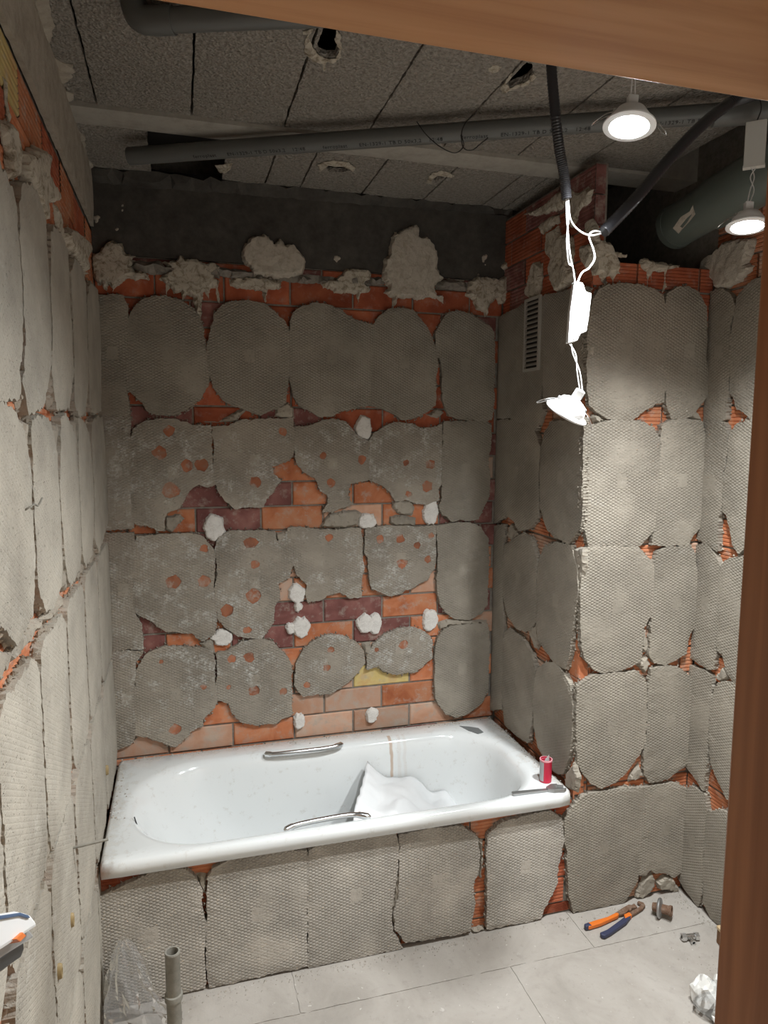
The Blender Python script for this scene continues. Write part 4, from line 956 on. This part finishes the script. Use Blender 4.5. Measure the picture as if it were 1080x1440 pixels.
MB().prism([(q*.92,-.020),(q*1.1,-.014),(q*1.32,-.006),(q*1.44,.004),(q*1.47,.018),(q*1.42,.034),(q*1.36,.030),(q*1.38,.014),(q*1.28,.006),(q*1.1,.002),(q*.94,-.004)], .004, .013).build('jaw', M_RUST, pl, bev=.0015)
MB().lathe([(0,.017),(.006,.017),(.007,.015),(.007,.003)], 16, Matrix.Translation((q*1.06,.008,0))).build('pivot', M_RUST, pl)
# drain flange fitting
c0 = FG.hit(927, 1289); fl = empty('drain_fitting', matrix=axisM((c0.x, c0.y, .033), (.62, -.72, .10), (0,0,1))); tag(fl, 'round flanged metal drain fitting lying by the shaft wall', 'fitting')
MB().lathe([(.010,-.004),(.033,-.004),(.035,0),(.033,.004),(.016,.009),(.016,.004),(.010,.004)], 32).build('flange', M_STEEL, fl, True)
MB().lathe([(.011,.004),(.016,.004),(.016,.034),(.0185,.034),(.0185,.042),(.012,.042),(.011,.004)], 28).build('threaded_tail', M_RUST, fl, True)
MB().lathe([(.006,-.024),(.014,-.024),(.016,-.010),(.021,-.004),(.006,-.004),(.006,-.024)], 28).build('boss', M_RUST, fl, True)
# chrome valve
c0 = FG.hit(970, 1322); va = empty('chrome_valve', matrix=axisM((c0.x, c0.y, .0135), (0,0,1), (.97, -.18, 0))); tag(va, 'small chrome valve tee lying near the right wall', 'valve')
RY = Matrix.Rotation(math.pi/2, 4, 'Y')
MB().lathe([(0,-.022),(.009,-.022),(.009,.022),(0,.022)], 20, RY).build('body', M_CHROME, va, True)
for s_ in (-1, 1): MB().lathe([(.006,.016),(.013,.016),(.013,.030),(.009,.032),(.006,.030)], 6, Matrix.Scale(s_, 4, (1,0,0)) @ RY).build('hex_nut', M_CHROME, va)
MB().lathe([(0,0),(.0075,0),(.0075,.020),(.009,.020),(.009,.026),(.005,.026),(.005,.012)], 18, Matrix.Rotation(math.radians(100), 4, 'X')).build('outlet', M_CHROME, va, True)
# pipe stub
st = empty('pipe_stub', (-.057, 1.85, 0)); tag(st, 'dirty upright waste pipe stub in front of the tub wall', 'pipe')
MB().lathe([(.0195,0),(.0195,.335),(.0205,.337),(.0195,.341),(.0155,.341),(.0155,.10)], 28).build('tube', M_STUB, st, True)
MB().lathe([(.0195,.198),(.0235,.200),(.0245,.208),(.0235,.216),(.0195,.218)], 28).build('collar', M_STUB, st, True)
# clear plastic bag
vs, fs = [], []; na, nr = 40, 22; bc_ = Vector((-.168, 1.985, 0)); ap = Vector((-.20, 2.045, .262))
for i in range(nr+1):
    t = i/nr
    for j in range(na):
        a = 2*math.pi*j/na; r = (.012+.10*t**.8)*(1+.30*noise.noise(Vector((math.cos(a)*2.2, math.sin(a)*2.2, t*2.5)))+.16*noise.noise(Vector((math.cos(a)*6, math.sin(a)*6, t*7))))
        c_ = ap.lerp(bc_, t); p = c_+Vector((r*math.cos(a)*.95, r*math.sin(a)*.62, 0)); p.y = min(p.y, 2.088); p.x = max(p.x, XL+.006); p.z = max(.003, p.z+.02*noise.noise(Vector((a*2, t*9, 4)))*t)
        vs.append(p-bc_)
for i in range(nr):
    for j in range(na): fs.append((i*na+j, i*na+(j+1) % na, (i+1)*na+(j+1) % na, (i+1)*na+j))
fs.append(tuple(range(na-1, -1, -1)))
bag = mk('plastic_bag', vs, fs, M_BAG, None, False, Matrix.Translation(bc_)); tag(bag, 'clear crumpled plastic bag leaning in the corner by the tub wall', 'bag')
# white crumpled wrapping beside the jamb
g0 = FG.hit(1004, 1418); wrp = empty('crumpled_wrapping', (g0.x+.01, g0.y-.01, 0)); tag(wrp, 'crumpled white wrapping on the floor beside the door jamb', 'wrapping')
def crumple(name, c, sx, sy, sz, seed, mat, amp=.35, lev=3):
    bm = bmesh.new(); bmesh.ops.create_icosphere(bm, subdivisions=lev, radius=1)
    for v in bm.verts:
        p = v.co.copy(); nz = noise.noise(p*1.6+Vector((seed, 0, 0)))+.6*abs(noise.noise(p*3.7+Vector((seed, 3, 1))))
        v.co = Vector((p.x*sx, p.y*sy, p.z*sz))*(1+amp*nz)+Vector(c); v.co.z = max(v.co.z, .002)
    me = bpy.data.meshes.new(name); bm.to_mesh(me); bm.free(); return ob(name, me, mat, wrp)
M_WRAP = simple('white_wrap', (.80,.79,.76), .45)
crumple('white_wrapping', (-.02,.03,.035), .045, .035, .045, 1.3, M_WRAP, .5); crumple('white_wrapping', (.03,-.005,.045), .045, .05, .055, 5.3, M_WRAP, .6)
crumple('white_wrapping', (-.005,-.045,.03), .05, .03, .035, 9.1, M_WRAP, .5); crumple('clear_wrapping', (.0,-.01,.03), .075, .07, .045, 12.7, M_BAG, .25)
# wooden offcut at the right wall
g0 = FG.hit(1019, 1322); oc = empty('wood_offcut', (XW-.05, g0.y-.045, 0)); tag(oc, 'small pine offcut leaning against the right wall', 'wood offcut')
MB().prism([(-.028,-.05),(.03,-.05),(.03,.04),(-.012,.045)], .0, .05).build('block', simple('dark_end_grain', (.16,.075,.03), .7), oc, bev=.003)
MB().prism([(-.030,-.052),(.031,-.052),(.031,.042),(-.013,.047)], .0501, .062).build('top_face', M_OFFCUT, oc, bev=.002)
# nail, hook and plugs in the left wall
q = FL.hit(103, 1193, T)
nl = MB().tube([(XL-.015, q.x, q.y), (XL+.075, q.x+.012, q.y+.003)], .0032, 10).build('iron_rod', M_STUB, None, True); tag(nl, 'rusty iron rod sticking out of the left wall over the tub corner', 'rod')
q = FL.hit(36, 712, T); q2 = FL.hit(47, 711, T)
hk = wire('wire_hook', [(XL-.01, q.x, q.y-.012), (XL+.006, q.x, q.y-.002), (XL+.008, (q.x+q2.x)/2, q.y), (XL+.008, q2.x, q2.y), (XL+.012, q2.x+.02, q2.y+.012)], .0018, M_STUB, None); tag(hk, 'thin bent wire hook stuck in the left wall', 'hook')
for u, v in ((100,1294), (83,1366), (150,1083)):
    q = FL.hit(u, v, T); o = MB().lathe([(.004,.006),(.008,.006),(.009,.002),(.009,-.02),(.004,-.02),(.004,.006)], 14, Matrix.Scale(1.9, 4, (0,1,0))).build('wall_plug', M_OCHRE, wall_left, True, FL.mat(q.x, q.y, T))
# power tool against the left wall
def ftr(t_): return trace(FL, t_, T+.04)
q = FL.hit(10, 1330, T); tl = empty('power_cutter', matrix=FL.mat(q.x, q.y, T)); tag(tl, 'white and black power cutter held against the left wall', 'power tool')
def tpart(name, t_, z0, z1, mat, bev=.003): MB().prism([(a_-q.x, b_-q.y) for a_, b_ in ftr(t_)], z0, z1).build(name, mat, tl, bev=bev)
tpart('disc_guard', 'P -40 1378 0 1350 28 1329 40 1323 41 1334 37 1345 22 1356 12 1364 2 1370 -10 1392 -40 1420', .002, .034, simple('black_guard', (.02,.02,.02), .4))
tpart('base_plate', 'P -40 1372 0 1345 42 1319 38 1312 30 1304 10 1316 -40 1348', .006, .046, M_ALU)
tpart('housing', 'P -40 1292 0 1285 12 1287 20 1290 27 1298 31 1306 12 1318 -40 1350', .01, .060, M_WPLAS, .006)
tpart('grip_strip', 'P -40 1294 0 1288 12 1291 16 1295 12 1296 0 1293 -40 1300', .05, .0625, simple('blue_grip', (.05,.10,.20), .5), .001)
tpart('orange_lever', 'P -10 1326 2 1316 8 1321 -2 1330', .045, .0635, M_ORANGE, .001)

# broken mortar crumbs clinging round the edges of the tile beds
def edge_crumbs(wall, fr, per_m, seed, mat=None):
    r = random.Random(seed); mb = MB(); cov = COVER[wall.name]
    bb = [(min(p[0] for p in l), max(p[0] for p in l), min(p[1] for p in l), max(p[1] for p in l)) for l, h in cov]
    for k, (lo, ho) in enumerate(cov):
        for i in range(0, len(lo)):
            a, b = Vector(lo[i]), Vector(lo[(i+1) % len(lo)]); L_ = (b-a).length
            if r.random() > per_m*L_: continue
            nn = Vector((b.y-a.y, a.x-b.x)).normalized(); p = a+nn*r.uniform(.0, .007)
            if p.y < .006 or any(j != k and q[0] < p.x < q[1] and q[2] < p.y < q[3] and inpoly(p, cov[j][0]) for j, q in enumerate(bb)): continue
            s_ = r.uniform(.0025, .0065); h = r.uniform(0, T*.6)
            vs = [fr.o+fr.u*(p.x+s_*x*r.uniform(.6, 1.4))+fr.v*(p.y+s_*y*r.uniform(.6, 1.6))+fr.n*(h+s_*z*r.uniform(.6, 1.3)) for x, y, z in ((1,0,-.4),(-.5,.87,-.4),(-.5,-.87,-.4),(.1,.1,1.),(-.2,.3,-1.2))]
            mb.add(vs, [(0,1,3),(1,2,3),(2,0,3),(1,0,4),(2,1,4),(0,2,4)])
    o = mb.build('mortar_crumbs', mat or M_ROUGH, wall); tag(o, None, None, None, 'stuff')
for k, (w_, f_, d_) in enumerate(((wall_back, FB, 55), (wall_left, FL, 70), (wall_side, FS, 60), (wall_sfront, FF, 55), (wall_right, FR, 45), (wall_tub, FF, 45))): edge_crumbs(w_, f_, d_, 20+k)

# rubble crumbs along the rim, the walls and over the floor
def crumbs(name, pts, smin, smax, mat, label, seed):
    r = random.Random(seed); mb = MB()
    for p in pts:
        s_ = r.uniform(smin, smax)*(1 if r.random() < .9 else 1.8); vs = [Vector(p)+Vector((a*s_*r.uniform(.6,1.3), b*s_*r.uniform(.6,1.3), max(0, c_)*s_*r.uniform(.5,1.1))) for a, b, c_ in ((1,0,0),(-.5,.87,0),(-.5,-.87,0),(.1,.1,1.1),(.5,.6,.6))]
        mb.add(vs, [(0,1,3),(1,2,3),(2,0,3),(0,4,1),(4,3,1),(0,3,4),(0,2,1)])
    o = mb.build(name, mat); tag(o, label, 'rubble', None, 'stuff'); return o
rc = random.Random(3); pts = []
for _ in range(150): pts.append((rc.uniform(XL+.01, XR-.01), YB-.006-abs(rc.gauss(0, .016)), ZT))
for _ in range(110): pts.append((XR-.006-abs(rc.gauss(0, .016)), rc.uniform(YF+.05, YB), ZT))
for _ in range(60): pts.append((XL+.006+abs(rc.gauss(0, .02)), rc.uniform(YF+.25, YB), ZT))
crumbs('rubble_crumbs', pts, .0012, .0038, M_CRUMB, 'mortar crumbs scattered along the bathtub rim', 1)
pts = []
for _ in range(420): pts.append((rc.uniform(XL, XW), YC-.008-abs(rc.gauss(0, .025)), .0))
for _ in range(180): pts.append((XW-.008-abs(rc.gauss(0, .02)), rc.uniform(1.4, YC), .0))
for _ in range(120): pts.append((rc.uniform(XL, XW), rc.uniform(1.3, YC), .0))
for _ in range(60): pts.append((rc.gauss(1.62, .07), rc.gauss(1.74, .06), .0))
crumbs('rubble_crumbs', pts, .001, .0034, M_CRUMB, 'mortar crumbs scattered over the floor', 2)

# unseen lamp added behind the doorway to give warm fill
hl = empty('ceiling_lamp', (.9, -.9, 2.5)); tag(hl, 'unseen fill lamp added on the hall ceiling', 'lamp')
MB().lathe([(0,0),(.09,0),(.09,-.03),(.085,-.035),(0,-.035)], 32).build('base', M_WPLAS, hl, True)
MB().lathe([(.084,-.034),(.11,-.06),(.115,-.09),(.09,-.125),(.05,-.142),(0,-.147)], 32).build('globe', M_GLOBE, hl, True)

# ------------------------------------------------------------------ pieces of parts, one level deeper
def kids(t): return [o for o in bpy.data.objects if o.parent == t]
def base_name(o): return o.name.split('.')[0]
def nest(t, child, par):
    ps = [o for o in kids(t) if base_name(o) == par]
    for c_ in [o for o in kids(t) if base_name(o) == child]:
        if not ps: return
        p_ = ps[0]
        if len(ps) > 1:   # the nearest candidate
            ctr = lambda o: o.matrix_basis @ (sum((Vector(b_) for b_ in o.bound_box), Vector())/8)
            p_ = min(ps, key=lambda q_: (ctr(q_)-ctr(c_)).length)
        c_.matrix_basis = p_.matrix_basis.inverted() @ c_.matrix_basis; c_.parent = p_
for d_ in (D1, D2, D3): nest(d_, 'spring_clip', 'clip_bracket'); nest(d_, 'lens', 'bezel')
nest(can, 'label_panel', 'body'); nest(can, 'rim', 'body'); nest(pl, 'grip_end', 'grip'); nest(pl, 'grip_band', 'grip'); nest(pl, 'pivot', 'jaw')
nest(wr, 'screw', 'fixed_jaw'); nest(vent, 'slat', 'frame'); nest(tub, 'enamel_chip', 'basin'); nest(tub, 'enamel_crack', 'basin')
nest(pp, 'printed_text', 'tube'); nest(bp, 'paint_flake', 'tube'); nest(bp, 'rim', 'tube'); nest(dbx, 'end_cap', 'case'); nest(wbx, 'screw', 'case'); nest(st, 'collar', 'tube')
nest(tl, 'grip_strip', 'housing'); nest(tl, 'orange_lever', 'housing'); nest(va, 'hex_nut', 'body')
